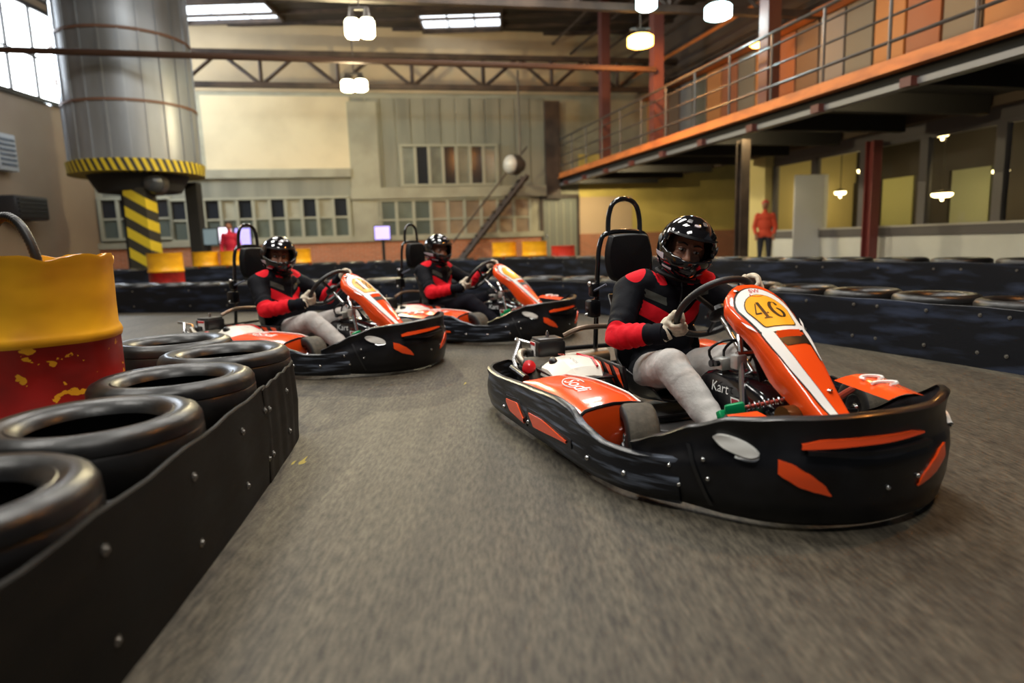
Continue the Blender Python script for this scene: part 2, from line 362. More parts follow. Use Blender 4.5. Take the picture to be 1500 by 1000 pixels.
# stair flight in front of the brown panes
st = empty('steel_stair', BW0 + BWD * bw(730, 300)[0] + BWN * 0.9, 0, 'dark steel stair flight rising in front of the brown window panes', 'stairs')
(a0, zt), (a1, zb) = bw(762, 262), bw(700, 338)
for k, o_ in enumerate((0.5, 1.2)):
    p, q = BW0 + BWD * a0 + BWN * o_ + Vector((0, 0, zt)), BW0 + BWD * (a1 - 1.0) + BWN * o_ + Vector((0, 0, 0.05))
    MB().tube([p - st.location, q - st.location], 0.08, 4).build('stringer', STEELB, st, False)
for k in range(12):
    t = (k + 0.5) / 12; p = (BW0 + BWD * (a0 + (a1 - 1.0 - a0) * t) + BWN * 0.85 + Vector((0, 0, zt + (0.05 - zt) * t))) - st.location
    MB().box(p, (0.28, 0.7, 0.04), BROT).build('tread', STEELB, st, False)
MB().tube([BW0 + BWD * a0 + BWN * 1.2 + Vector((0, 0, zt + 0.9)) - st.location, BW0 + BWD * (a1 - 1.0) + BWN * 1.2 + Vector((0, 0, 0.95)) - st.location], 0.03, 6).build('handrail', STEELB, st, False)

# ------------------------------------------------------------------ left wall with the tall bright window
LX = -12.6
wl = MB().box((LX - 0.15, 9.5, ROOF / 2), (0.3, 25, ROOF)).build('wall_left', TAN, None, False); struct(wl, 'tan plaster wall on the left')
SKYP = mat('daylight_pane', (0.8, 0.85, 0.9), 0.4, emit=(0.92, 0.97, 1.0), estr=11.0)
nwin += 1
wn = MB().box((LX + 0.03, 17.35, 5.1), (0.16, 4.1, 0.12)).box((LX + 0.03, 17.35, 7.5), (0.16, 4.1, 0.12)).build('window_%d' % nwin, DARKST, None, False); struct(wn, 'tall bright daylight window high on the left wall')
for k in range(4):
    y0 = 15.4 + k * 0.98
    MB().box((LX + 0.02, y0 + 0.49, 6.3), (0.04, 0.9, 2.3)).build('pane', SKYP, wn, False)
    MB().box((LX + 0.03, y0, 6.3), (0.14, 0.07, 2.4)).build('mullion', DARKST, wn, False)
MB().box((LX + 0.05, 17.35, 6.2), (0.1, 4.0, 0.06)).build('glazing_bar', DARKST, wn, False)
# service boxes and pipes on the left wall
BLUEG = mat('blue_grey_paint', (0.10, 0.13, 0.17), 0.5, col2=(0.06, 0.08, 0.11), nscale=2)
p = at_depth(34, 222, 16.6)
sb = tag(MB().rbox((0, 0, 0.45), (0.3, 0.65, 0.9), 0.03).build('switch_cabinet', mat('pale_grey_paint', (0.42, 0.44, 0.45), 0.5), None), 'pale grey louvred cabinet high on the left wall', 'cabinet'); sb.location = (LX + 0.15, p.y, p.z - 0.45)
for k in range(6): MB().box((0.16, 0, 0.15 + k * 0.12), (0.03, 0.5, 0.05)).build('louvre', BLUEG, sb, False)
p = at_depth(12, 130, 15.9)
dp = MB().tube([(0, 0, -2.4), (0, 0, 2.6)], 0.12, 10).build('drain_pipe', BLUEG, None); dp.location = (LX + 0.17, 16.0, p.z); tag(dp, 'dark blue vertical pipe on the left wall by the bright window', 'pipe')
for z in (-2.0, 0.2, 2.0): MB().lathe([(0.12, -0.05), (0.15, -0.05), (0.15, 0.05), (0.12, 0.05)], (0, 0, z), seg=12).build('pipe_collar', DARKST, dp)
p = at_depth(45, 300, 16.5)
vb = tag(MB().rbox((0, 0, 0.3), (0.5, 1.2, 0.6), 0.06).build('heater_unit', mat('dark_grey_paint', (0.03, 0.03, 0.035), 0.5), None), 'dark heater box hung on the tan wall left of the tank', 'heater'); vb.location = (LX + 0.27, p.y + 0.4, p.z - 0.35)
for k in range(5): MB().box((0.26, 0, 0.1 + k * 0.1), (0.03, 1.0, 0.04)).build('grille_slat', DARKST, vb, False)

# ------------------------------------------------------------------ roof, trusses, skylights
ROOFM = mat('dark_roof_boards', (0.028, 0.022, 0.018), 0.8, col2=(0.055, 0.042, 0.032), nscale=0.6)
rf = MB().box((0, 10, ROOF + 0.1), (30, 34, 0.2)).build('ceiling', ROOFM, None, False); struct(rf, 'dark brown boarded roof')
for k in range(30):
    y = -3 + k * 0.93
    if k > 12: MB().box((0, y, ROOF - 0.05), (26, 0.1, 0.1)).build('purlin', STEELB, rf, False)
SKYG = mat('skylight_pane', (0.75, 0.8, 0.85), 0.4, emit=(0.86, 0.92, 1.0), estr=2.6)
def skylight(x, y, lab, w=2.4, d=1.5, n=3):
    global nwin; nwin += 1
    fr = MB().box((x, y - d / 2, ROOF - 0.08), (w + 0.1, 0.08, 0.16)).box((x, y + d / 2, ROOF - 0.08), (w + 0.1, 0.08, 0.16)).box((x - w / 2, y, ROOF - 0.08), (0.08, d, 0.16)).box((x + w / 2, y, ROOF - 0.08), (0.08, d, 0.16)).build('window_%d' % nwin, STEELB, None, False)
    struct(fr, lab)
    for k in range(n): MB().box((x - w / 2 + w * (k + 0.5) / n, y, ROOF - 0.02), (w / n - 0.06, d - 0.08, 0.03)).build('pane', SKYG, fr, False)
for x, y in SKY: skylight(x, y, 'roof skylight with pale panes')
pa = at_z(675, 27, ROOF); pb = at_z(327, 12, ROOF)
skylight(pa.x, pa.y, 'bluish roof skylight right of the lamps', 2.5, 1.7); skylight(pb.x, pb.y, 'bluish roof skylight left of the lamps', 2.9, 1.7)
def truss(yc, z0, z1, lab, x0=-12.4, x1=9.0, n=12, diag=True, ang=None):
    d = BWD; o = Vector((0, yc, 0)); P = lambda x, z: o + d * x + Vector((0, 0, z))
    t = empty('roof_truss', P(x0, 0) * 1.0, 0, lab, 'truss', 'roof trusses'); L = t.location
    t.location.z = z0; L = t.location.copy()
    for z in (z0, z1): MB().box(P((x0 + x1) / 2, z) - L, (x1 - x0, 0.16, 0.14), BROT).build('chord', STEELB, t, False)
    for k in range(n):
        xa = x0 + (x1 - x0) * k / n; xb = x0 + (x1 - x0) * (k + 1) / n; xm = (xa + xb) / 2
        if diag:
            MB().tube([P(xa, z1) - L, P(xm, z0) - L], 0.055, 4).build('diagonal', STEELB, t, False); MB().tube([P(xm, z0) - L, P(xb, z1) - L], 0.055, 4).build('diagonal', STEELB, t, False)
            MB().tube([P(xm, z0) - L, P(xm, z1) - L], 0.06, 4).build('strut', STEELB, t, False)
    return t
zz = lambda u, v, y: at_depth(u, v, y).z
truss(20.8, zz(560, 136, 20.9), zz(560, 92, 20.9), 'steel lattice truss close to the back wall', n=10)
truss(14.0, zz(650, 10, 14.1), zz(650, 10, 14.1) + 1.0, 'nearer steel lattice truss crossing the top of the view', n=10)
truss(8.0, 5.75, 6.75, 'steel lattice truss above the leading kart', n=10)
bm_ = MB().tube([at_depth(-55, 71, 14.1), at_depth(960, 102, 16.3)], 0.07, 8).build('service_pipe', mat('rusty_pipe', (0.07, 0.035, 0.022), 0.6, 0.3), None); tag(bm_, 'long thin rusty pipe running in front of the tank below the roof', 'pipe')

# ------------------------------------------------------------------ tank on its column
def stripe_mat(name, ang=45, width=0.5):
    m = bpy.data.materials.new(name); m.use_nodes = True; nt = m.node_tree; b = nt.nodes['Principled BSDF']
    at = nt.nodes.new('ShaderNodeAttribute'); at.attribute_name = 'stripe'
    mt = nt.nodes.new('ShaderNodeMath'); mt.operation = 'FRACT'; g = nt.nodes.new('ShaderNodeMath'); g.operation = 'GREATER_THAN'; g.inputs[1].default_value = 0.5
    x = nt.nodes.new('ShaderNodeMix'); x.data_type = 'RGBA'; x.inputs[6].default_value = (0.03, 0.028, 0.02, 1); x.inputs[7].default_value = (0.62, 0.47, 0.02, 1)
    nt.links.new(at.outputs['Fac'], mt.inputs[0]); nt.links.new(mt.outputs[0], g.inputs[0]); nt.links.new(g.outputs[0], x.inputs[0]); nt.links.new(x.outputs[2], b.inputs[0])
    b.inputs['Roughness'].default_value = 0.6; return m
STRIPE = stripe_mat('hazard_stripes')
def set_attr(o, fn, name='stripe'):
    a = o.data.attributes.new(name, 'FLOAT', 'POINT')
    for i, v in enumerate(o.data.vertices): a.data[i].value = fn(v.co)
TC = at_depth(203, 250, 16.2); TR = 1.4; tz0 = zz(193, 247, 14.8) 
tk = empty('storage_tank', (TC.x, TC.y, 0), 0, 'tall pale grey steel tank with hazard striped rim at upper left', 'tank')
TANKM = mat('pale_tank_steel', (0.27, 0.30, 0.34), 0.42, 0.35, col2=(0.19, 0.20, 0.21), nscale=1.2, stretch=(1, 1, 0.25))
MB().lathe([(TR, tz0), (TR, ROOF - 0.14)], seg=64).build('shell', TANKM, tk)
for z in (tz0 + 1.5, tz0 + 3.0): MB().lathe([(TR, z - 0.03), (TR + 0.03, z - 0.03), (TR + 0.03, z + 0.03), (TR, z + 0.03)], seg=64).build('band', mat('rust_brown', (0.14, 0.07, 0.045), 0.6), tk)
for k in range(22):
    a = 2 * math.pi * k / 22; MB().box((math.cos(a) * TR, math.sin(a) * TR, (tz0 + ROOF) / 2), (0.05, 0.05, ROOF - tz0 - 0.3), Matrix.Rotation(a, 3, 'Z')).build('seam_rib', TANKM, tk, False)
rim = MB().lathe([(TR - 0.3, tz0 - 0.02), (TR + 0.06, tz0 - 0.02), (TR + 0.08, tz0 + 0.24), (TR, tz0 + 0.26)], seg=384).build('striped_rim', STRIPE, tk)
set_attr(rim, lambda c: (math.atan2(c.y, c.x) / (2 * math.pi) * 56) % 56 + (c.z - tz0) * 2.4)
MB().lathe([(0.0, tz0 - 0.5), (0.9, tz0 - 0.4), (TR - 0.3, tz0 - 0.02)], seg=48).build('underside', mat('soot_black', (0.012, 0.012, 0.012), 0.8), tk)  # even matt black, shared by the posts and the gallery web
p = at_depth(210, 330, 15.6)
colm = MB()
for k in range(24): pass
nz = 160; hw = 0.25
rows = [[Vector((sx * hw, sy * hw, 0.0 + (tz0 - 0.35) * i / nz)) for sx, sy in ((-1, -1), (1, -1), (1, 1), (-1, 1), (-1, -1))] for i in range(nz + 1)]
tc_ = colm.grid(rows).build('support_column', STRIPE, tk, False); tc_.location = (p.x - TC.x, p.y - TC.y, 0); set_attr(tc_, lambda c: c.z * 2.1 + c.x * 1.3 + c.y * 0.4 + 0.2)
for dx, dy in ((-0.8, 0.9), (0.8, 1.0)): MB().box((dx, dy, (tz0 - 0.1) / 2), (0.3, 0.3, tz0 - 0.1)).build('support_post', mat('soot_black', (0, 0, 0)), tk, False)

# ------------------------------------------------------------------ gallery on the right
VPd = ray(503, 363); MZ = Vector((VPd.x, VPd.y, 0)).normalized(); MQ = Vector((MZ.y, -MZ.x, 0)); MROT = Matrix.Rotation(math.atan2(MZ.y, MZ.x), 3, 'Z')
G0 = at_z(1500, 41, 3.02); G0.z = 0
def G(a, q, z): return G0 + MZ * a + MQ * q + Vector((0, 0, z))
GA, GB = -4.5, (lambda d: d)(((BW0 - G0).dot(BWN)) / MZ.dot(BWN)) - 0.15
def gbox(a0, a1, q0, q1, z0, z1): return (G((a0 + a1) / 2, (q0 + q1) / 2, (z0 + z1) / 2), (a1 - a0, q1 - q0, z1 - z0), Matrix(((MROT[0][0], MQ.x, 0), (MROT[1][0], MQ.y, 0), (0, 0, 1))))
ORST = mat('orange_painted_steel', (0.62, 0.2, 0.045), 0.55, col2=(0.42, 0.13, 0.035), nscale=2, stretch=(1, 1, 3))
GREYST = mat('grey_flange_paint', (0.2, 0.2, 0.2), 0.5, 0.3)
MAROON = mat('maroon_steel', (0.10, 0.03, 0.025), 0.55)
gal = empty('gallery', G(0, 1.5, 0), 0, 'steel gallery with orange edge beam along the right side', 'gallery'); GL = gal.location
def gpart(name, m, *a, parent=None, smooth=False):
    c, s, r = gbox(*a); return MB().box(c - GL if parent is None else c, s, r).build(name, m, gal if parent is None else parent, smooth)
gpart('edge_beam', ORST, GA, GB, 0, 0.1, 3.02, 3.18)
gpart('edge_flange', ORST, GA, GB, -0.06, 0.1, 3.0, 3.03)
gpart('lower_flange', GREYST, GA, GB, 0.02, 0.2, 2.76, 2.84)
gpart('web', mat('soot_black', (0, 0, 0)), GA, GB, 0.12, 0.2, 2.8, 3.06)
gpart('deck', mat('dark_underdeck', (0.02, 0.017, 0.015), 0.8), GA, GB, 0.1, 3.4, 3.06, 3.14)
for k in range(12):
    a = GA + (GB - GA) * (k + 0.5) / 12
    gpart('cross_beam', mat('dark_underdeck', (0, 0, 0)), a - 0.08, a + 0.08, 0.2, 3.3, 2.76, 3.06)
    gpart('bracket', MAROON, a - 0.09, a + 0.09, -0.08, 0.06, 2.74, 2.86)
RAILM = mat('grey_rail_paint', (0.09, 0.082, 0.075), 0.45, 0.4)
for z, r in ((3.42, 0.025), (3.75, 0.018), (4.08, 0.018), (4.3, 0.028)): MB().tube([G(GA, 0.05, z) - GL, G(GB, 0.05, z) - GL], r, 6).build('rail', RAILM, gal)
for k in range(17):
    a = GA + (GB - GA) * k / 16; MB().tube([G(a, 0.05, 3.15) - GL, G(a, 0.05, 4.3) - GL], 0.025, 6).build('rail_post', RAILM, gal)
for u in (1125, 960, 885):
    a = None
    for i in range(400):
        aa = GA + (GB - GA) * i / 400; p = G(aa, 0.3, 3.5) - EYE
        uu = 750 + FPX * p.dot(RIGHT) / p.dot(FWD)
        if a is None and uu < u: a = aa
    gpart('roof_column', MAROON, a - 0.13, a + 0.13, 0.2, 0.46, 3.14, ROOF)
# columns that carry the gallery, hidden in its shade except one
# wall at the back of the gallery, boards one by one
wr = MB().box(*gbox(GA, GB, 3.4, 3.6, 2.9, ROOF)).build('wall_right', mat('brown_render', (0.1, 0.07, 0.05), 0.85), None, False); struct(wr, 'brown panelled upper wall behind the gallery')
PM = [mat('rust_panel', (0.26, 0.10, 0.045), 0.6), mat('grey_olive_panel', (0.15, 0.14, 0.11), 0.6), mat('amber_panel', (0.38, 0.17, 0.055), 0.6), mat('brown_panel', (0.14, 0.085, 0.05), 0.65), mat('grey_panel', (0.2, 0.18, 0.16), 0.6)]
npan = 26
for k in range(npan):
    a0 = GA + (GB - GA) * k / npan; a1 = GA + (GB - GA) * (k + 1) / npan
    gp = MB().rbox(*(lambda c, s, r: (c, s, 0.012, r, 1))(*gbox(a0 + 0.03, a1 - 0.03, 3.3, 3.4, 3.16, 5.6))).build('wall_panel', PM[[0, 2, 1, 0, 2, 1, 4, 3][k % 8]], wr, False)
gpart('canopy', ORST, GA, GB, 3.0, 3.3, 5.62, 5.72, parent=wr)
for k in range(6): MB().tube([G(GA, 3.0 - k * 0.62, 5.9 + 0.3 * k), G(GB, 3.0 - k * 0.62, 5.9 + 0.3 * k)], 0.05, 4).build('roof_purlin', ORST if k == 1 else STEELB, wr, False)

# lower glazed wall under the gallery and the lit room behind it
L0 = at_z(1500, 324, 0.97); L0.z = 0
LQ = (L0 - G0).dot(MQ); LA = (L0 - G0).dot(MZ)
lend = None
for i in range(800):
    aa = -3 + i * 0.03; p = G(aa, LQ, 1.5) - EYE; uu = 750 + FPX * p.dot(RIGHT) / p.dot(FWD)
    if p.dot(FWD) > 1 and uu < 1132: lend = aa; break
WHW = mat('white_lower_wall', (0.78, 0.79, 0.77), 0.7, col2=(0.68, 0.69, 0.67), nscale=1.0); GRW = mat('grey_wall_band', (0.13, 0.12, 0.125), 0.6)
w2 = MB().box(*gbox(GA, lend, LQ, LQ + 0.15, 0, 0.78)).build('wall_right_lower', WHW, None, False); struct(w2, 'white dado wall under the glazing below the gallery')
MB().box(*gbox(GA, lend, LQ - 0.04, LQ + 0.15, 0.78, 0.95)).build('grey_band', GRW, w2, False)
MB().box(*gbox(GA, lend, LQ - 0.06, LQ + 0.15, 0.95, 0.99)).build('sill', mat('pale_sill', (0.5, 0.48, 0.45), 0.5), w2, False)
MB().box(*gbox(GA, lend, LQ, LQ + 0.15, 2.72, 3.06)).build('head_beam', GRW, w2, False)
MULL = mat('grey_violet_mullion', (0.14, 0.13, 0.14), 0.5)
GLASS = mat('clear_glass', (0.9, 0.92, 0.9), 0.02, trans=1.0); GLASS.node_tree.nodes['Principled BSDF'].inputs['IOR'].default_value = 1.12
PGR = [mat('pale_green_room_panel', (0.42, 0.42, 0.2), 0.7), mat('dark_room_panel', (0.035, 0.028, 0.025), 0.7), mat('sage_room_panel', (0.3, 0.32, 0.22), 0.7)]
nwin += 1
nm = 9; fw = MB().box(*gbox(GA, lend, LQ + 0.02, LQ + 0.1, 2.64, 2.72)).build('window_%d' % nwin, MULL, None, False); struct(fw, 'long glazed screen below the gallery with dark mullions')
for k in range(nm + 1):
    a = lend - (lend - GA) * k / nm; a0, a1 = a - 0.09, a + 0.09
    MB().box(*gbox(a0, a1, LQ - 0.02, LQ + 0.12, 0.98, 2.66)).build('mullion', MULL, fw, False)
    if k < nm: MB().box(*gbox(a - (lend - GA) / nm + 0.09, a - 0.09, LQ + 0.05, LQ + 0.06, 0.98, 2.66)).build('pane', GLASS, fw, False)
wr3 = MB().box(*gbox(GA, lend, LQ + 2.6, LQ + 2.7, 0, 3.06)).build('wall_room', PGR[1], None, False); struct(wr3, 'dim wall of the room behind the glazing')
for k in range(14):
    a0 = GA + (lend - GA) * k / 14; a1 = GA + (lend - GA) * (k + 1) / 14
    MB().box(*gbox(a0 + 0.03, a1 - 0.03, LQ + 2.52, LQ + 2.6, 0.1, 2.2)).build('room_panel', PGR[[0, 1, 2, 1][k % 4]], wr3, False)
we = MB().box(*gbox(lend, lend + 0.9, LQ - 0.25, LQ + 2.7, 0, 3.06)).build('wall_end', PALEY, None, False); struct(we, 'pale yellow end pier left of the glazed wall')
# ------------------------------------------------------------------ lamps
def lamp_mat(n, c, e): return mat(n, c, 0.4, emit=c, estr=e)
LW = lamp_mat('lamp_warm_white', (1.0, 0.93, 0.62), 14); LAM = lamp_mat('lamp_amber', (1.0, 0.5, 0.1), 14); LCY = lamp_mat('lamp_cool', (0.65, 0.95, 1.0), 9); LRM = lamp_mat('lamp_room', (1.0, 0.78, 0.36), 10)
HOUS = mat('lamp_housing', (0.08, 0.07, 0.06), 0.5, 0.5)
def high_bay(u, v, y, lab, m, col, power, r=0.27, h=0.42, twin=False, group=None):
    p = at_depth(u, v, y); t = empty('pendant_lamp', (p.x, p.y, p.z - h / 2), 0, lab, 'lamp', group)
    for dx in ((-r * 0.62, r * 0.62) if twin else (0,)):
        rr = r * 0.62 if twin else r
        MB().lathe([(0.0, 0.0), (rr * 0.75, 0.0), (rr, h * 0.12), (rr, h * 0.8), (rr * 0.8, h * 0.95)], (dx, 0, 0), seg=20).build('diffuser', m, t)
        MB().lathe([(rr * 0.82, h * 0.94), (rr * 0.5, h * 1.15), (rr * 0.35, h * 1.5), (0, h * 1.5)], (dx, 0, 0), seg=16).build('housing', HOUS, t)
    MB().box((0, 0, h * 1.5), (r * 1.6, 0.06, 0.05)).build('hanger_bar', HOUS, t, False)
    MB().tube([(0, 0, h * 1.5), (0, 0, ROOF - t.location.z)], 0.015, 6).build('hanger_rod', HOUS, t)
    point('lamp_glow', (p.x, p.y, p.z - h / 2 - 0.06), power, col, 0.04)
    return t
high_bay(527, 41, 12.0, 'bright twin pendant lamp, the higher of two at upper centre', LW, (1, 0.84, 0.5), 380, 0.21, 0.32, True)
high_bay(519, 125, 16.0, 'bright twin pendant lamp below the higher one', LW, (1, 0.84, 0.5), 640, 0.25, 0.26, True)
high_bay(938, 60, 15.0, 'glowing amber lamp under the roof by the gallery', LAM, (1, 0.42, 0.09), 320, 0.28, 0.24)
high_bay(1052, 17, 13.0, 'cool bluish lamp at the top right of the amber one', LCY, (0.7, 0.95, 1), 80, 0.25, 0.26)
high_bay(947, 4, 13.5, 'cool bluish lamp cut by the top edge above the amber one', LCY, (0.7, 0.95, 1), 60, 0.2, 0.26)
t_ = empty('pendant_lamp', (4.6, 3.6, 6.2), 0, 'amber pendant lamp hung from the roof above the right hand bend', 'lamp')
MB().lathe([(0.0, 0.0), (0.2, 0.0), (0.27, 0.05), (0.27, 0.2)], seg=20).build('diffuser', LAM, t_); MB().lathe([(0.28, 0.2), (0.15, 0.32), (0.0, 0.36)], seg=16).build('housing', HOUS, t_); MB().tube([(0, 0, 0.3), (0, 0, ROOF - 6.2)], 0.015, 6).build('hanger_rod', HOUS, t_)
point('lamp_glow', (4.6, 3.6, 6.12), 330, (1, 0.42, 0.1), 0.05)
# gallery lamps and room lamps that stand in for reflections in the glass
def small_lamp(p, lab, m, col, power, r=0.16, group=None, zt=None):
    t = empty('ceiling_lamp', (p.x, p.y, p.z), 0, lab, 'lamp', group)
    MB().lathe([(0.0, -0.05), (r * 0.7, -0.04), (r, 0.0), (r, 0.04)], seg=18).build('diffuser', m, t)
    MB().lathe([(r * 1.05, 0.04), (r * 0.6, 0.1), (0.0, 0.12)], seg=18).build('housing', HOUS, t)
    if zt: MB().tube([(0, 0, 0.1), (0, 0, zt - p.z)], 0.01, 6).build('hanger_rod', HOUS, t)
    if power: point('lamp_glow', (p.x, p.y, p.z - 0.09), power, col, 0.03)
    return t
for (u, v), lab in zip([(1265, 251), (1231, 283), (1380, 286), (1381, 197), (1466, 252)], ['small warm lamp behind the glazing right of the white board', 'small dim lamp behind the glazing beside the white board', 'brightest warm lamp behind the glazing at right', 'small warm lamp high behind the glazing at right', 'wide warm lamp behind the glazing near the right edge']):
    p = on_plane(u, v, G(0, LQ + 1.3, 0), MQ); small_lamp(p, lab, LRM, (1, 0.75, 0.35), 22 if u > 1300 else 14, 0.2 if u == 1380 else 0.14, None, 3.06)
for a in (1.2, 4.0, 8.0):
    p = G(a, 2.2, 5.2); small_lamp(p, {1.2: 'gallery ceiling lamp near the right edge', 4.0: 'gallery ceiling lamp beyond the first', 8.0: 'gallery ceiling lamp near the maroon column'}[a], LAM, (1, 0.5, 0.15), 30, 0.16, None, ROOF)
for a, q, l in ((10.6, 0.45, 'lamp behind the gallery edge beam near the yellow wall'), (14.0, 0.45, 'lamp behind the far end of the gallery edge beam'), (5.6, 0.45, 'lamp behind the gallery edge beam above the white board'), (1.8, 0.45, 'lamp behind the gallery edge beam near the right edge')):
    small_lamp(G(a, q, 2.99), l, LRM, (1, 0.85, 0.5), 190 if a > 8 else 70, 0.1)  # unseen lamps added to brighten the walls under the gallery
# round floodlights
def flood(u, v, y, lab, r=0.26, rz=0.0, m=None):
    p = at_depth(u, v, y); t = empty('floodlight', p, rz, lab, 'floodlight')
    MB().ell((0, -0.05, 0), (r, r * 0.7, r)).build('reflector_dome', m or mat('pale_dome', (0.42, 0.42, 0.4), 0.3), t)
    MB().lathe([(r * 1.05, -0.02), (r * 1.08, 0.18), (r * 0.6, 0.38), (0, 0.42)], (0, 0, 0), (0, 1, 0), 24).build('housing', HOUS, t)
    return t
f1 = flood(750, 241, 19.5, 'round white floodlight with black housing in front of the grey cladding', 0.27, R(-55))
q = f1.location; MB().tube([(0, 0.3, 0), (0, 0.3, ROOF - q.z - 2.0)], 0.03, 6).build('hanger_rod', HOUS, f1)
f2 = flood(226, 268, 15.5, 'round dark floodlight hanging under the tank', 0.24, 0.0, mat('dark_lens', (0.05, 0.055, 0.06), 0.15)); MB().tube([(0, 0.3, 0), (0, 0.3, tz0 - f2.location.z)], 0.03, 6).build('hanger_rod', HOUS, f2)
# white board leaning by the glazed wall, maroon column, dark post
p = on_plane(1187, 310, G(0, LQ - 0.25, 0), MQ); wz = on_plane(1187, 256, G(0, LQ - 0.25, 0), MQ).z
dd = (p - EYE).dot(FWD); ww = 52 / FPX * dd
wbd = empty('white_board', (p.x, p.y, 0), math.atan2(-1, 0.1) + R(90) + R(0), 'tall white free standing board in front of the glazed wall', 'board')
MB().rbox((0, 0, wz / 2 + 0.1), (ww, 0.05, wz - 0.2), 0.02).build('panel', mat('white_board_paint', (0.85, 0.87, 0.93), 0.45), wbd)
for s in (-1, 1): MB().box((s * ww * 0.4, 0, 0.12), (0.06, 0.5, 0.24)).build('foot', GREYST, wbd, False)
def column_at(u, q, w, z1, lab, m, name='column'):
    p = on_plane(u, 300, G(0, q, 0), MQ); o = empty(name, (p.x, p.y, 0), math.atan2(MZ.y, MZ.x), lab, 'column')
    for s in (-1, 1): MB().box((s * w * 0.45, 0, z1 / 2), (w * 0.12, w, z1)).build('flange', m, o, False)
    MB().box((0, 0, z1 / 2), (w * 0.8, w * 0.14, z1)).build('web', m, o, False)
    MB().box((0, 0, 0.02), (w * 1.5, w * 1.5, 0.04)).build('base_plate', m, o, False); return o
column_at(1276, LQ - 0.3, 0.22, 2.74, 'maroon steel column in front of the glazed wall', mat('bright_maroon', (0.26, 0.06, 0.06), 0.5))
column_at(1087, 0.6, 0.2, 2.78, 'thin dark steel post in front of the yellow wall', STEELB)
# screens on the counter
def screen(u, v, y, w, h, lab, col, e):
    p = at_depth(u, v, y); t = empty('monitor', (p.x, p.y, 0), 0, lab, 'monitor')
    MB().rbox((0, 0.04, p.z), (w + 0.06, 0.06, h + 0.06), 0.01).build('casing', BLACKP, t)
    MB().box((0, -0.0, p.z), (w, 0.03, h)).build('display', mat('display_' + str(u), col, 0.3, emit=col, estr=e), t, False)
    MB().box((0, 0.06, (p.z - h / 2) / 2), (0.08, 0.06, p.z - h / 2)).build('stand', DARKST, t, False); MB().box((0, 0.06, 0.02), (0.4, 0.3, 0.04)).build('foot', DARKST, t, False)
    return t
screen(330, 345, 17.6, 0.35, 0.42, 'monitor glowing white behind the red figure', (0.9, 0.85, 1.0), 1.6)
screen(356, 348, 17.9, 0.40, 0.5, 'monitor glowing violet behind the red figure', (0.42, 0.38, 0.95), 1.3)
screen(560, 341, 18.4, 0.42, 0.36, 'small violet screen by the pilaster', (0.42, 0.36, 0.95), 1.3)
screen(304, 347, 17.2, 0.5, 0.4, 'dim blue grey monitor left of the glowing screens', (0.2, 0.28, 0.33), 0.35)

# ------------------------------------------------------------------ tyres, belts, barrels
TY = [(0.172, 0.06), (0.182, 0.08), (0.205, 0.09), (0.209, 0.087), (0.225, 0.094), (0.25, 0.0955), (0.254, 0.092), (0.272, 0.086), (0.284, 0.07), (0.2855, 0.05), (0.282, 0.047), (0.2865, 0.042), (0.2875, 0.0)]
prof = TY + [(r, -z) for r, z in reversed(TY[:-1])] + [(0.2, -0.075), (0.26, -0.06), (0.268, 0), (0.26, 0.06), (0.2, 0.075)]
TYRE = MB().lathe(prof, (0, 0, 0.0955), seg=44, closed=True)
tyre0 = TYRE.build('tyre', RUBBER, None, True, 50); tyre_used = []
def tyre(x, y, z, lab, group, sc=1.0, sz=1.0):
    if not tyre_used: o = tyre0; tyre_used.append(1)
    else: o = tyre0.copy(); COL.objects.link(o)
    o.location = (x, y, z); o.rotation_euler = (0, 0, random.uniform(0, 6)); o.scale = (sc, sc, sz)
    tag(o, lab, 'tyre', group); return o
TH_ = 0.192
BOLT = MB().lathe([(0.0, 0.006), (0.006, 0.005), (0.007, 0.0), (0.013, 0.0), (0.013, -0.004)], seg=8)
bolt_me = None
def belt(pts, h, lab, m, group=None, th=0.012, z0=0.0, side=1, bolts=None, sm=6, name='rubber_belt', lip=0.0, hs=None):
    """upright strip of conveyor belt along a plan curve; side = which side is outwards for the bolt heads"""
    P = catmull([Vector((p[0], p[1], 0)) for p in pts], sm) if sm else [Vector((p[0], p[1], 0)) for p in pts]
    n = len(P); rows = []; org = P[n // 2].copy(); outs = []
    for i in range(n):
        t = (P[min(i + 1, n - 1)] - P[max(i - 1, 0)]).normalized(); o = Vector((t.y, -t.x, 0)) * side; outs.append(o)
        wv = 0.006 * math.sin(i * 1.7) ; hh = h + wv * 0.7 + (hs[0] + (hs[1] - hs[0]) * i / (n - 1) if hs else 0)
        q = P[i] - org
        rows.append([q + o * (th / 2), q + o * (th / 2 + 0.006 + wv) + Vector((0, 0, z0 + hh * 0.5)), q + o * (th / 2) + Vector((0, 0, hh - 0.004)), q + o * (th / 4) + Vector((0, 0, hh)),
                     q - o * (th / 4) + Vector((0, 0, hh)), q - o * (th / 2) + Vector((0, 0, hh - 0.004)), q - o * (th / 2) + Vector((0, 0, 0)), q + o * (th / 2)])
    b = MB().grid(rows).build(name, m, None, True, 35); b.location = org; tag(b, lab, 'belt', group)
    if bolts:
        global bolt_me
        for (f, z) in bolts:
            i = min(int(f * (n - 1)), n - 1); o = outs[i]
            if bolt_me is None: bolt_me = BOLT.build('bolt', mat('dull_bolt', (0.22, 0.21, 0.19), 0.4, 0.8), b, True)
            bb = bolt_me if bolt_me.parent is b and not bolt_me.get('used') else bpy.data.objects.new('bolt', bolt_me.data)
            if bb is bolt_me: bb['used'] = 1
            else: COL.objects.link(bb); bb.parent = b
            bb.location = P[i] - org + o * (th / 2 + 0.007) + Vector((0, 0, z)); bb.rotation_euler = o.to_track_quat('Z', 'Y').to_euler()
    return b
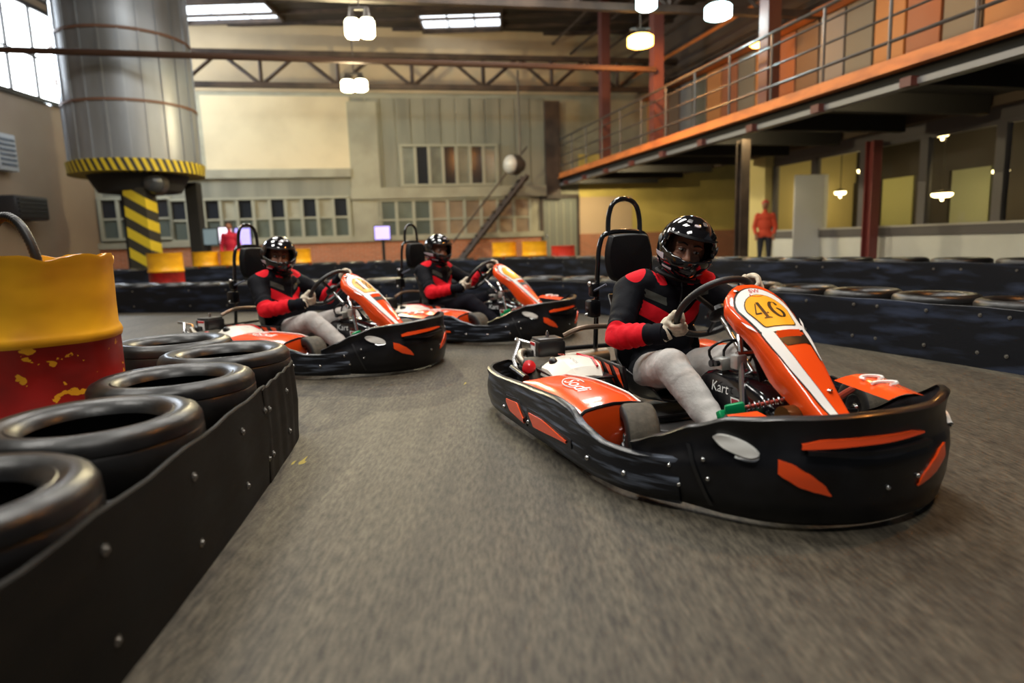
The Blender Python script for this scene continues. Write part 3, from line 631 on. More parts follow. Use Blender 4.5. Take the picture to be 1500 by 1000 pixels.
if True:
    # near barrier at left
    near = [(-1.12, 0.62), (-1.135, 1.2), (-1.19, 1.785), (-1.255, 2.365), (-1.32, 2.94)]
    labs = ['nearest tyre, cut by the left edge at the bottom', 'second tyre of the near barrier, in front of the dented barrel', 'third tyre of the near barrier, beside the dented barrel', 'fourth tyre of the near barrier, just beyond the dented barrel', 'tyre at the rounded far end of the near barrier']
    near2 = [(-1.77, 3.36)]
    for (x, y), l in zip(near, labs):
        tyre(x, y, 0, 'lower tyre under the ' + l, 'near barrier tyres', 0.97, 1.17)
        tyre(x + random.uniform(-.005, .005), y, TH_ * 1.17, l, 'near barrier tyres', 0.985, 1.17)
    for k, (x, y) in enumerate(near2):
        tyre(x, y, 0, 'lower tyre behind the dented barrel', 'near barrier tyres', 1, 1.17); tyre(x, y, TH_ * 1.17, 'upper tyre behind the dented barrel near the following kart', 'near barrier tyres', 1, 1.17)
    belt([(-0.80, -0.1), (-0.825, 0.6), (-0.85, 1.24), (-0.905, 1.9), (-0.965, 2.46)], 0.375, 'black rubber belt along the near tyre barrier', BELT, None, 0.014, bolts=[(0.35, 0.3), (0.35, 0.1), (0.52, 0.3), (0.52, 0.1), (0.7, 0.29), (0.7, 0.1), (0.86, 0.29), (0.86, 0.1), (0.97, 0.29), (0.97, 0.1)])
    belt([(-0.955, 2.40), (-0.985, 2.62), (-1.015, 2.85), (-1.06, 3.06), (-1.18, 3.19), (-1.34, 3.215), (-1.46, 3.2)], 0.37, 'short rubber belt wrapped around the far end of the near barrier', BELT, None, 0.014, bolts=[(0.08, 0.28), (0.08, 0.1), (0.3, 0.28), (0.3, 0.1)])
# inner barrier behind the karts and down the right side
def along(pts, step, off=0.0, sm=10):
    P = catmull([Vector((p[0], p[1], 0)) for p in pts], sm); out = []; acc = 0.0
    for i in range(len(P) - 1):
        a, b = P[i], P[i + 1]; L = (b - a).length
        while acc <= L:
            t = (b - a) / L; out.append(a + t * acc + Vector((-t.y, t.x, 0)) * off); acc += step
        acc -= L
    return out
INN = [(-8.2, 10.6), (-5.8, 10.0), (-3.9, 9.6), (-1.8, 9.2), (0.0, 8.6), (1.2, 7.6), (1.95, 6.4), (2.56, 5.15), (3.0, 4.1), (3.3, 3.1), (3.45, 2.0)]
for k, p in enumerate(along(INN, 0.585, 0.315)):
    for j in (0, 1): tyre(p.x, p.y, TH_ * 1.12 * j, ('lower' if j == 0 else 'upper') + ' worn tyre of the two high barrier, ' + ('left stretch behind the second kart' if p.x < -1.8 else 'middle stretch behind the third kart' if p.x < 1.4 else 'right stretch beside the leading kart'), 'inner barrier tyres', 1, 1.12)
gb = [(f, z) for f in [0.04 + 0.115 * q for q in range(9)] for z in (0.1, 0.33)]
belt(INN[0:4], 0.39, 'scuffed rubber belt on the barrier behind the following karts, far left stretch', BELT2, 'inner barrier belts', 0.014, bolts=gb)
belt([(-1.83, 9.19), (0.0, 8.58), (1.2, 7.58), (1.95, 6.38)], 0.39, 'scuffed rubber belt on the barrier behind the middle of the track', BELT2, 'inner barrier belts', 0.014, bolts=gb)
belt([(1.93, 6.36), (2.55, 5.13), (2.99, 4.09), (3.3, 3.1), (3.43, 2.0)], 0.39, 'scuffed rubber belt on the barrier to the right of the leading kart', BELT2, 'inner barrier belts', 0.014, bolts=[(f, z) for f in [0.02 + 0.07 * q for q in range(14)] for z in (0.1, 0.34)])
OUT = [(-9.8, 14.3), (-6.0, 14.6), (-3.0, 14.7), (-0.6, 14.4), (1.1, 13.2), (2.3, 10.9), (3.3, 8.9), (4.4, 7.2), (5.1, 5.8), (5.5, 4.2)]
for k, p in enumerate(along(OUT, 0.62, 0.315)):
    for j in (0, 1, 2): tyre(p.x, p.y, TH_ * j, ('bottom', 'middle', 'top')[j] + ' tyre of the three high outer barrier, ' + ('left stretch below the long row of panes' if p.x < -4 else 'middle stretch below the brickwork' if p.x < 1.2 else 'right stretch below the gallery'), 'outer barrier tyres')
belt(OUT[0:5], 0.54, 'black rubber belt on the outer barrier below the brickwork', BELT2, 'outer barrier belts', 0.014, bolts=[(f, z) for f in [0.03 + 0.08 * q for q in range(12)] for z in (0.15, 0.45)])
belt([(1.08, 13.18), (2.28, 10.88), (3.28, 8.88), (4.38, 7.18), (5.08, 5.78), (5.48, 4.2)], 0.54, 'black rubber belt on the outer barrier below the gallery', BELT2, 'outer barrier belts', 0.014, bolts=[(f, z) for f in [0.03 + 0.055 * q for q in range(17)] for z in (0.15, 0.47)])

# barrels
def barrel_mat(name, flakes):
    m = bpy.data.materials.new(name); m.use_nodes = True; nt = m.node_tree; b = nt.nodes['Principled BSDF']; L = nt.links
    tc = nt.nodes.new('ShaderNodeTexCoord'); sx = nt.nodes.new('ShaderNodeSeparateXYZ'); L.new(tc.outputs['Object'], sx.inputs[0])
    g = nt.nodes.new('ShaderNodeMath'); g.operation = 'GREATER_THAN'; g.inputs[1].default_value = 0.565; L.new(sx.outputs['Z'], g.inputs[0])
    n = nt.nodes.new('ShaderNodeTexNoise'); n.inputs['Scale'].default_value = 11; n.inputs['Detail'].default_value = 5
    mp = nt.nodes.new('ShaderNodeMapping'); mp.inputs['Scale'].default_value = (1, 1, 1.5); L.new(tc.outputs['Object'], mp.inputs[0]); L.new(mp.outputs[0], n.inputs['Vector'])
    k = nt.nodes.new('ShaderNodeMath'); k.operation = 'GREATER_THAN'; k.inputs[1].default_value = 0.6 if flakes else 0.8; L.new(n.outputs[0], k.inputs[0])
    n2 = nt.nodes.new('ShaderNodeTexNoise'); n2.inputs['Scale'].default_value = 5; L.new(mp.outputs[0], n2.inputs['Vector'])
    ry = nt.nodes.new('ShaderNodeValToRGB'); ry.color_ramp.elements[0].color = (0.86, 0.42, 0.01, 1); ry.color_ramp.elements[1].color = (0.72, 0.32, 0.012, 1); ry.color_ramp.elements[0].position = 0.4; ry.color_ramp.elements[1].position = 0.75; L.new(n2.outputs[0], ry.inputs[0])
    rr = nt.nodes.new('ShaderNodeValToRGB'); rr.color_ramp.elements[0].color = (0.36, 0.012, 0.008, 1); rr.color_ramp.elements[1].color = (0.22, 0.012, 0.008, 1); rr.color_ramp.elements[0].position = 0.4; rr.color_ramp.elements[1].position = 0.7; L.new(n2.outputs[0], rr.inputs[0])
    x = nt.nodes.new('ShaderNodeMix'); x.data_type = 'RGBA'; L.new(k.outputs[0], x.inputs[0]); L.new(rr.outputs[0], x.inputs[6]); x.inputs[7].default_value = (0.8, 0.36, 0.015, 1)
    y = nt.nodes.new('ShaderNodeMix'); y.data_type = 'RGBA'; L.new(g.outputs[0], y.inputs[0]); L.new(x.outputs[2], y.inputs[6]); L.new(ry.outputs[0], y.inputs[7])
    L.new(y.outputs[2], b.inputs[0]); b.inputs['Roughness'].default_value = 0.38
    bp = nt.nodes.new('ShaderNodeBump'); bp.inputs['Strength'].default_value = 0.3; bp.inputs['Distance'].default_value = 0.02; L.new(n2.outputs[0], bp.inputs['Height']); L.new(bp.outputs[0], b.inputs['Normal'])
    return m
BARM = [barrel_mat('flaking_barrel_paint', True), barrel_mat('barrel_paint', False)]
def barrel(x, y, rz, lab, m, dent=0.0, sc=1.0, group=None, h=0.9):
    prof = [(0.0, 0.02), (0.28, 0.02), (0.288, 0.0), (0.292, 0.02), (0.285, 0.04), (0.285, 0.27), (0.293, 0.285), (0.297, 0.3), (0.293, 0.315), (0.285, 0.33), (0.285, 0.555), (0.293, 0.57), (0.297, 0.585), (0.293, 0.6), (0.285, 0.615), (0.285, 0.7), (0.285, 0.78), (0.285, h - 0.03), (0.291, h - 0.015), (0.292, h), (0.284, h), (0.279, h - 0.02), (0.279, 0.5), (0.0, 0.48)]
    t = empty('oil_barrel', (x, y, 0), rz, lab, 'barrel', group)
    sh = MB().lathe(prof, seg=72)
    if dent:
        for v in sh.v:
            a = math.atan2(v.y, v.x); r = math.hypot(v.x, v.y)
            if r > 0.25:
                k = 1 + dent * (0.05 * noise.noise(Vector((math.cos(a) * 2.2, math.sin(a) * 2.2, v.z * 3))) - 0.02)
                v.x *= k; v.y *= k
                if v.z > 0.7: v.z -= dent * 0.011 * max(0, noise.noise(Vector((math.cos(a) * 3, math.sin(a) * 3, 4.2))) + 0.15) * (v.z - 0.7) / 0.2 * 3
    sh.build('shell', m, t, True, 60)
    return t
barrel(-1.885, 2.57, 2.2, 'big dented yellow and red barrel at the left edge behind the near tyres', BARM[0], 1.0)
hb = empty('ribbed_hose', (-1.955, 2.58, 0.50), R(-15), 'black ribbed hose bent into an arch, standing in the dented barrel', 'hose')
hp = [Vector((-0.115 + 0.0, 0, 0)), Vector((-0.112, 0, 0.3)), Vector((-0.1, 0, 0.45)), Vector((-0.05, 0, 0.535)), Vector((0.01, 0, 0.55)), Vector((0.07, 0, 0.51)), Vector((0.115, 0, 0.42)), Vector((0.13, 0, 0.3)), Vector((0.13, 0, 0))]
hpp = catmull(hp, 14); MB().tube(hpp, [0.017 + 0.0022 * (i % 2) for i in range(len(hpp))], 10).build('hose_wall', RUBBER, hb)
def far_barrel(u, v, y, lab, m=None, red=False):
    p = at_depth(u, v, y); return barrel(p.x, p.y, random.uniform(0, 6), lab, m or BARM[1], 0.0)
far_barrel(244, 400, 11.6, 'yellow and red barrel standing behind the barrier at left')
far_barrel(303, 396, 15.6, 'small far yellow barrel left of the red figure'); far_barrel(343, 396, 15.75, 'small far yellow barrel in front of the red figure')
far_barrel(437, 372, 15.8, 'far yellow barrel half hidden by the helmet of the second driver')
far_barrel(739, 372, 15.6, 'left one of two far yellow barrels behind the third kart'); far_barrel(783, 372, 15.3, 'right one of two far yellow barrels behind the third kart')
rb = far_barrel(825, 372, 15.9, 'low red barrel right of the two far yellow ones', mat('red_barrel_paint', (0.5, 0.03, 0.015), 0.4)); rb.scale = (1, 1, 0.86)
# ------------------------------------------------------------------ the kart (x forward, y to the driver's left, origin below the rear axle)
class Skirt:
    """upright plastic bumper wall over a plan curve with its own section; outer surface can carry inserts"""
    def __init__(s, plan, zb, zt, prof, th=0.018, sm=10, side=1):
        s.P = catmull([Vector((p[0], p[1], 0)) for p in plan], sm); n = len(s.P); s.L = [0.0]
        for i in range(1, n): s.L.append(s.L[-1] + (s.P[i] - s.P[i - 1]).length)
        s.S = [l / s.L[-1] for l in s.L]; s.zb, s.zt, s.prof, s.th = zb, zt, prof, th; s.N = []
        for i in range(n):
            t = (s.P[min(i + 1, n - 1)] - s.P[max(i - 1, 0)]).normalized(); s.N.append(Vector((t.y, -t.x, 0)) * side)
    def at(s, f):
        n = len(s.S)
        for i in range(n - 1):
            if f <= s.S[i + 1] or i == n - 2:
                t = (f - s.S[i]) / max(1e-9, s.S[i + 1] - s.S[i]); return s.P[i].lerp(s.P[i + 1], t), s.N[i].lerp(s.N[i + 1], t).normalized()
    def ev(s, tab, f): return interp([a for a, b in tab], [b for a, b in tab], f)
    def out(s, fr): return interp([a for a, b in s.prof], [b for a, b in s.prof], fr)
    def pt(s, f, z, off=0.0):
        p, n = s.at(f); b, t = s.ev(s.zb, f), s.ev(s.zt, f); fr = (z - b) / max(1e-6, t - b)
        return p + n * (s.out(fr) + off) + Vector((0, 0, z))
    def build(s, name, m, parent, nf=72, flip=1):
        rows = []
        for i in range(nf + 1):
            f = i / nf; p, n = s.at(f); b, t = s.ev(s.zb, f), s.ev(s.zt, f); ring = []
            for fr, o in s.prof: ring.append(p + n * o + Vector((0, 0, b + (t - b) * fr)))
            for fr, o in reversed(s.prof): ring.append(p + n * (o - s.th) + Vector((0, 0, b + (t - b) * fr)))
            ring.append(ring[0].copy()); rows.append([Vector((q.x, q.y * flip, q.z)) for q in ring])
        mb = MB().grid(rows); k = len(rows[0])
        mb.f.append(tuple(range(k - 1))); mb.f.append(tuple((nf * k + q) for q in range(k - 1)))
        o = mb.build(name, m, parent, True, 50); return o
    def patch(s, name, m, parent, tab_lo, tab_hi, off=0.004, n=16, flip=1, rows=4):
        f0, f1 = tab_lo[0][0], tab_lo[-1][0]; g = []
        for i in range(n + 1):
            f = f0 + (f1 - f0) * i / n; lo = interp([a for a, b in tab_lo], [b for a, b in tab_lo], f); hi = interp([a for a, b in tab_hi], [b for a, b in tab_hi], f)
            r = [s.pt(f, lo, -0.003)] + [s.pt(f, lo + (hi - lo) * k / rows, off) for k in range(rows + 1)] + [s.pt(f, hi, -0.003)]
            g.append([Vector((q.x, q.y * flip, q.z)) for q in r])
        return MB().grid(g).build(name, m, parent, True, 60)

class Fairing:
    """orange steering fairing: a spine running from the number plate down to the nose"""
    SP = [(0.975, 0.688), (1.03, 0.655), (1.09, 0.613), (1.16, 0.565), (1.23, 0.512), (1.31, 0.44), (1.39, 0.36), (1.47, 0.285), (1.54, 0.235)]
    WS = [0.0, 0.03, 0.07, 0.14, 0.24, 0.32, 0.42, 0.6, 0.8, 1.0]; WW = [0.05, 0.092, 0.118, 0.138, 0.132, 0.116, 0.106, 0.092, 0.072, 0.055]
    def __init__(s):
        s.C = catmull([Vector((x, 0, z)) for x, z in s.SP], 8); s.L = [0.0]
        for i in range(1, len(s.C)): s.L.append(s.L[-1] + (s.C[i] - s.C[i - 1]).length)
        s.T = s.L[-1]
    def pt(s, f, t, off=0.0):
        """f 0..1 down the spine, t in metres across (to the driver's left)"""
        d = f * s.T; i = 0
        while i < len(s.L) - 2 and s.L[i + 1] < d: i += 1
        k = (d - s.L[i]) / (s.L[i + 1] - s.L[i]); c = s.C[i].lerp(s.C[i + 1], k); a = s.C[max(0, i - 1)]; b = s.C[min(len(s.C) - 1, i + 2)]
        tn = (b - a).normalized(); nm = Vector((-tn.z, 0, tn.x)); nm = nm if nm.z > 0 else -nm
        crown = -1.3 * t * t
        return c + Vector((0, t, 0)) + nm * (crown + off)
    def w(s, f): return interp(s.WS, s.WW, f)
FA = Fairing()
def digit_polys(ch):
    """stencil numerals in a unit box, as filled outlines"""
    if ch == '4': return [[(.50, .98), (.72, .98), (.72, .10), (.90, .03), (.90, 0), (.32, 0), (.32, .03), (.50, .10)], [(.42, .93), (.46, .88), (.10, .36), (.42, .36), (.42, .28), (.0, .28), (.0, .34)], [(.76, .36), (.88, .36), (.88, .28), (.76, .28)]]
    def ring(cx, cy, ro, ri, sx, so, a0, a1, n=14):
        o = [(cx + ro * sx * math.cos(R(a0 + (a1 - a0) * k / n)), cy + ro * math.sin(R(a0 + (a1 - a0) * k / n))) for k in range(n + 1)]
        i = [(cx + so + ri * sx * 0.8 * math.cos(R(a0 + (a1 - a0) * k / n)), cy + ri * math.sin(R(a0 + (a1 - a0) * k / n))) for k in range(n + 1)]
        return o + i[::-1]
    if ch == '6': return [ring(.48, .5, .5, .44, .95, .12, 97, 262), ring(.52, .30, .30, .26, 1.3, -.10, -82, 78), [(.52, .98), (.74, .95), (.84, .80), (.72, .74), (.62, .80), (.64, .90)]]
    if ch == '1': return [[(.38, 1), (.62, 1), (.62, .06), (.82, .03), (.82, 0), (.18, 0), (.18, .03), (.38, .06)], [(.34, .94), (.12, .86), (.12, .82), (.34, .84)]]
    if ch == '8': return [ring(.46, .26, .26, .21, 1.5, .12, 95, 265), ring(.54, .26, .26, .21, 1.5, -.12, -85, 85), ring(.46, .76, .24, .19, 1.3, .1, 95, 265), ring(.54, .76, .24, .19, 1.3, -.1, -85, 85)]
    if ch == '7': return [[(.05, 1), (.95, 1), (.95, .9), (.55, 0), (.3, 0), (.72, .84), (.05, .84)]]
    return []
def fairing_outline(name, m, parent, poly2d, off, thick=0.0015):
    """flat decal cut to an outline in (across, along) metres, laid on the fairing"""
    bm = bmesh.new(); vs_ = [bm.verts.new((x, y, 0)) for x, y in poly2d]; f = bm.faces.new(vs_)
    bmesh.ops.triangulate(bm, faces=[f])
    for _ in range(2): 
        le = [e for e in bm.edges if e.calc_length() > 0.02]
        if le: bmesh.ops.subdivide_edges(bm, edges=le, cuts=1)
        bmesh.ops.triangulate(bm, faces=bm.faces[:])
    bm.verts.index_update(); v = [FA.pt(max(0, min(1, q.co.y / FA.T)), q.co.x, off) for q in bm.verts]; fs = [tuple(q.index for q in f.verts) for f in bm.faces]; bm.free()
    return add(name, v, fs, m, parent, True)
def number_on(kart, plate, number):
    n = len(number); h = 0.096; w = 0.064; gap = 0.008; x0 = -(n * w + (n - 1) * gap) / 2
    cy = 0.168
    for k, ch in enumerate(number):
        v = []; fs = []
        for poly in digit_polys(ch):
            bm = bmesh.new(); f = bm.faces.new([bm.verts.new((x0 + k * (w + gap) + px_ * w, cy + h / 2 - py_ * h, 0)) for px_, py_ in poly]); bmesh.ops.triangulate(bm, faces=[f])
            bm.verts.index_update(); b = len(v); v += [FA.pt(q.co.y / FA.T, q.co.x, 0.0062) for q in bm.verts]; fs += [tuple(q.index + b for q in f.verts) for f in bm.faces]; bm.free()
        o = add('numeral', v, fs, BLACKD, plate, False); o['label'] = 'black stencil numeral ' + ch

def kart_tyre(k, x, y, r, w, rz, side):
    """tyre > rim > wheel_nut; axis along y"""
    hw = w / 2
    prof = [(r * 0.50, -hw * 0.86), (r * 0.62, -hw), (r * 0.86, -hw * 1.0), (r * 0.96, -hw * 0.88), (r, -hw * 0.66), (r * 1.004, 0), (r, hw * 0.66), (r * 0.96, hw * 0.88), (r * 0.86, hw), (r * 0.62, hw), (r * 0.50, hw * 0.86), (r * 0.47, 0)]
    o = MB().lathe(prof, seg=40, axis=(0, 1, 0), closed=True).build('tyre', SIDEW, k, True, 60); o.location = (x, y, r); o.rotation_euler = (0, 0, rz)
    o.data.materials.append(TREAD)
    for p in o.data.polygons:
        c = p.center
        if math.hypot(c.x, c.z) > r * 0.93: p.material_index = 1
    rim = MB().lathe([(r * 0.50, -hw * 0.8), (r * 0.47, -hw * 0.8), (r * 0.44, -hw * 0.3), (r * 0.2, -hw * 0.25), (r * 0.2, hw * 0.25), (r * 0.44, hw * 0.3), (r * 0.47, hw * 0.8), (r * 0.50, hw * 0.8)], seg=28, axis=(0, 1, 0), closed=True).build('rim', mat('grey_wheel_rim', (0.3, 0.3, 0.32), 0.35, 0.8), o)
    MB().lathe([(r * 0.2, -hw * 0.7), (r * 0.14, -hw * 0.85), (r * 0.14, hw * 0.85), (r * 0.2, hw * 0.7)], seg=16, axis=(0, 1, 0)).build('hub', CHROME, o)
    return o
def make_kart():
    k = empty('go_kart')
    # chassis
    ch = MB()
    for s in (-1, 1):
        ch.tube([(-0.28, s * 0.31, 0.09), (0.1, s * 0.33, 0.075), (0.75, s * 0.36, 0.07), (1.08, s * 0.22, 0.07), (1.5, s * 0.2, 0.07)], 0.016, 8, smooth=4)
        ch.tube([(0.35, s * 0.34, 0.08), (0.4, s * 0.7, 0.09), (0.9, s * 0.68, 0.09), (0.92, s * 0.34, 0.08)], 0.012, 8, smooth=3)
        ch.tube([(1.07, s * 0.22, 0.08), (1.07, s * 0.46, 0.12)], 0.02, 8)
    for x, w in ((-0.26, 0.31), (0.15, 0.33), (0.7, 0.36), (1.07, 0.24), (1.5, 0.22)): ch.tube([(x, -w, 0.075), (x, w, 0.075)], 0.016, 8)
    ch.tube([(0, -0.6, 0.14), (0, 0.6, 0.14)], 0.022, 12); ch.tube([(1.07, -0.5, 0.13), (1.07, 0.5, 0.13)], 0.013, 8)
    ch.build('chassis_frame', BLACKM, k)
    MB().rbox((0.95, 0, 0.052), (1.15, 0.66, 0.012), 0.005).build('floor_pan', mat('dull_alu', (0.25, 0.25, 0.25), 0.4, 0.9), k)
    kart_tyre(k, 0, -0.565, 0.14, 0.19, 0, -1); kart_tyre(k, 0, 0.565, 0.14, 0.19, 0, 1)
    kart_tyre(k, 1.07, -0.545, 0.133, 0.125, R(-14), -1); kart_tyre(k, 1.07, 0.545, 0.133, 0.125, R(-14), 1)
    # side bumpers with orange windows and orange pods
    plan = [(-0.30, -0.58), (-0.235, -0.70), (-0.12, -0.81), (0.06, -0.845), (0.35, -0.83), (0.65, -0.808), (0.9, -0.788), (1.1, -0.768), (1.28, -0.725), (1.40, -0.66), (1.47, -0.60)]
    SB = Skirt(plan, [(0, 0.06), (0.1, 0.036), (0.5, 0.03), (1, 0.024)], [(0, 0.19), (0.06, 0.235), (0.16, 0.235), (0.3, 0.235), (0.5, 0.255), (0.66, 0.268), (0.72, 0.258), (0.78, 0.21), (0.84, 0.18), (0.92, 0.178), (1, 0.19)],
               [(0, -0.012), (0.06, 0.0), (0.3, 0.014), (0.55, 0.016), (0.8, 0.006), (0.9, 0.012), (0.97, 0.012), (1.0, 0.002)])
    planL = [(-0.28, -0.56), (-0.20, -0.64), (-0.05, -0.70), (0.2, -0.72), (0.5, -0.71), (0.75, -0.69), (0.86, -0.66)]
    SBL = Skirt(planL, [(0, 0.075), (0.1, 0.045), (1, 0.05)], [(0, 0.17), (0.1, 0.2), (0.6, 0.22), (1, 0.19)], SB.prof)
    SBR = SB
    for fl in (1, -1):
        SB = SBR if fl == 1 else SBL
        sb = SB.build('side_bumper', SCUFF, k, 80, fl)
        if fl == -1: continue
        # the frames of the two windows stand proud of the bumper, the orange shows inside them
        SB.patch('window_frame', BLACKP, sb, [(0.375, 0.085), (0.46, 0.075), (0.505, 0.072)], [(0.375, 0.165), (0.46, 0.175), (0.505, 0.12)], 0.004, flip=fl)
        SB.patch('orange_insert', ORANGE, sb, [(0.385, 0.135), (0.41, 0.10), (0.495, 0.082)], [(0.385, 0.152), (0.455, 0.16), (0.495, 0.105)], 0.009, flip=fl)
        SB.patch('window_frame', BLACKP, sb, [(0.515, 0.09), (0.6, 0.085), (0.74, 0.1)], [(0.515, 0.165), (0.6, 0.165), (0.74, 0.135)], 0.004, flip=fl)
        SB.patch('orange_insert', ORANGE, sb, [(0.53, 0.14), (0.555, 0.095), (0.72, 0.112)], [(0.53, 0.148), (0.6, 0.15), (0.72, 0.122)], 0.009, flip=fl)
        for f in (0.12, 0.36, 0.52, 0.8, 0.9): 
            p = SB.pt(f, 0.1, 0.002); p.y *= fl; MB().ell(p, (0.01, 0.01, 0.01), nu=8, nv=6).build('bolt', CHROME, sb)
        rows = []
        for i in range(25):
            t = i / 24; x = 0.40 + 0.61 * t; yo = -0.806 + 0.05 * t; yi = interp([0, 0.12, 0.4, 0.8, 1], [-0.70, -0.60, -0.55, -0.50, -0.48], t)
            zo = 0.235 + 0.012 * math.sin(t * 3.1); zi = interp([0, 0.15, 0.5, 0.85, 1], [0.225, 0.275, 0.285, 0.27, 0.245], t)
            row = [(x, yo + 0.01, zo - 0.12), (x, yo, zo - 0.01)] + [(x, yo + (yi - yo) * q, zo + (zi - zo) * q + 0.018 * math.sin(q * math.pi)) for q in (0.06, 0.25, 0.5, 0.75, 0.94)] + [(x, yi, zi - 0.01), (x, yi, 0.09)]
            rows.append([Vector((a, b * fl, c)) for a, b, c in row])
        # front face of the pod
        fr = [[rows[-1][q].copy() + Vector((0.008, 0, 0)) for q in range(9)], [rows[-1][q].lerp(Vector((1.0, rows[-1][q].y * 0.98, 0.07)), 0.5) + Vector((0.03, 0, 0)) for q in range(9)], [Vector((0.99, rows[-1][q].y * 0.97, 0.06)) for q in range(9)]]
        pm = MB().grid(rows); pm.f.append(tuple(range(9))); pod = pm.build('side_pod', ORANGE, k, True, 45)
        MB().grid(fr).build('pod_front_panel', ORANGE, pod, True, 45)
        MB().tube([r_[6] + Vector((0, 0, 0.004)) for r_ in rows[1:]], 0.004, 6).build('pod_edge_trim', WHITEP, pod)
        MB().tube([rows[-1][q] + Vector((0.006, 0, 0.004)) for q in range(1, 8)], 0.007, 6).build('pod_front_trim', BLACKP, pod)
        if fl == 1:
            tv, tf = text_geo('Sodi', 0.105, 0.3)
            ex = Vector((0.93, 0.1, 0)).normalized()
            def onpod(v):
                # lettering reads along the pod from the rear to the front for someone standing beside it
                x = 0.735 + v.x * 1.0; y = -0.66 + v.y * 0.8
                t = (x - 0.40) / 0.61; q = (y - (-0.806 + 0.05 * t)) / max(0.05, interp([0, 0.12, 0.4, 0.8, 1], [-0.70, -0.60, -0.55, -0.50, -0.48], t) - (-0.806 + 0.05 * t)); q = max(0, min(1, q))
                zo = 0.235 + 0.012 * math.sin(t * 3.1); zi = interp([0, 0.15, 0.5, 0.85, 1], [0.225, 0.275, 0.285, 0.27, 0.245], t)
                return Vector((x, y, zo + (zi - zo) * q + 0.018 * math.sin(q * math.pi) + 0.004))
            lt = add('script_lettering', [onpod(v) for v in tv], tf, WHITED, pod, False); lt['label'] = 'white script lettering on the orange pod'
            sw = [Vector((math.cos(a) * (0.10 - 0.005 * a) - 0.03, math.sin(a) * 0.05 + 0.0, 0)) for a in [q * 0.25 for q in range(5, 24)]]
            MB().tube([onpod(v) for v in sw], 0.0028, 5).build('swirl_lettering', WHITED, pod)
    # front bumper, with orange slashes, orange mouth band and pale lamps
    OY = -0.09
    hp = [(1.30, -0.60), (1.40, -0.555), (1.50, -0.49), (1.60, -0.42), (1.69, -0.335), (1.76, -0.21), (1.795, -0.07)]
    fp = [(x, y + OY) for x, y in hp] + [(x, -y + OY - (0.05 if x < 1.55 else 0) - (0.06 if x < 1.45 else 0) - (0.06 if x < 1.35 else 0)) for x, y in reversed(hp)]
    FB = Skirt(fp, [(0, 0.035), (0.2, 0.018), (0.5, 0.014), (0.8, 0.018), (1, 0.035)], [(0, 0.205), (0.07, 0.25), (0.14, 0.30), (0.22, 0.343), (0.32, 0.358), (0.5, 0.368), (0.64, 0.365), (0.72, 0.375), (0.8, 0.37), (0.9, 0.3), (1, 0.21)],
               [(0, -0.03), (0.05, -0.006), (0.25, 0.01), (0.5, 0.016), (0.62, 0.012), (0.66, 0.004), (0.72, 0.002), (0.8, -0.004), (0.92, 0.0), (0.98, 0.006), (1.0, -0.004)], 0.02)
    fb = FB.build('front_bumper', BLACKP, k, 110)
    FB.patch('orange_insert', ORANGE, fb, [(f - 0.032, z) for f, z in ((0.335, 0.192), (0.345, 0.178), (0.375, 0.15), (0.40, 0.137), (0.425, 0.126))], [(f - 0.032, z) for f, z in ((0.335, 0.232), (0.355, 0.224), (0.385, 0.196), (0.41, 0.166), (0.425, 0.13))], 0.006)
    FB.patch('orange_insert', ORANGE, fb, [(f - 0.025, z) for f, z in ((0.597, 0.126), (0.625, 0.137), (0.65, 0.15), (0.68, 0.178), (0.69, 0.192))], [(f - 0.025, z) for f, z in ((0.597, 0.13), (0.615, 0.166), (0.64, 0.196), (0.67, 0.224), (0.69, 0.232))], 0.006)
    FB.patch('mouth_shelf', BLACKP, fb, [(0.35, 0.252), (0.47, 0.238), (0.6, 0.252)], [(0.35, 0.266), (0.47, 0.26), (0.6, 0.266)], 0.022, 24)
    FB.patch('orange_band', ORANGE, fb, [(0.342, 0.266), (0.47, 0.276), (0.59, 0.286)], [(0.342, 0.280), (0.38, 0.293), (0.47, 0.297), (0.56, 0.298), (0.59, 0.291)], 0.012, 24)
    for a, b in ((0.188, 0.272), (0.79, 0.865)):
        m_ = (a + b) / 2; U = [q / 12 for q in range(13)]; W_ = lambda q: (1 - abs(2 * q - 1) ** 2.6) ** 0.7
        lo = [(a + (b - a) * q, (0.279 - 0.036 * (q if a < 0.5 else 1 - q)) - 0.021 * W_(q) - 0.002) for q in U]; hi = [(a + (b - a) * q, (0.279 - 0.036 * (q if a < 0.5 else 1 - q)) + 0.019 * W_(q) + 0.001) for q in U]
        FB.patch('lamp_lens', WHITEP, fb, lo, hi, 0.018, 16)
        FB.patch('lamp_lip', CHROME, fb, [(q, z - 0.012) for q, z in (lo[6:] if a < 0.5 else lo[:7])], [(q, z - 0.003) for q, z in (lo[6:] if a < 0.5 else lo[:7])], 0.012, 8)
    for f, z in ((0.1, 0.16), (0.17, 0.2), (0.18, 0.14), (0.12, 0.1), (0.5, 0.14), (0.57, 0.16), (0.85, 0.18), (0.82, 0.12)): MB().ell(FB.pt(f, z, 0.002), (0.008, 0.008, 0.008), nu=8, nv=6).build('bolt', CHROME, fb)
    rows = [[FB.pt(0.135 + 0.05 * t, 0.24 - 0.19 * t, q) for q in (0.002, 0.007, 0.002)] for t in [q / 8 for q in range(9)]]
    rows = [[r_[1] + Vector((-0.005, -0.004, 0)), r_[1], r_[1] + Vector((0.006, 0.004, 0))] for r_ in rows]; MB().grid(rows).build('bumper_seam', DARKST, fb)
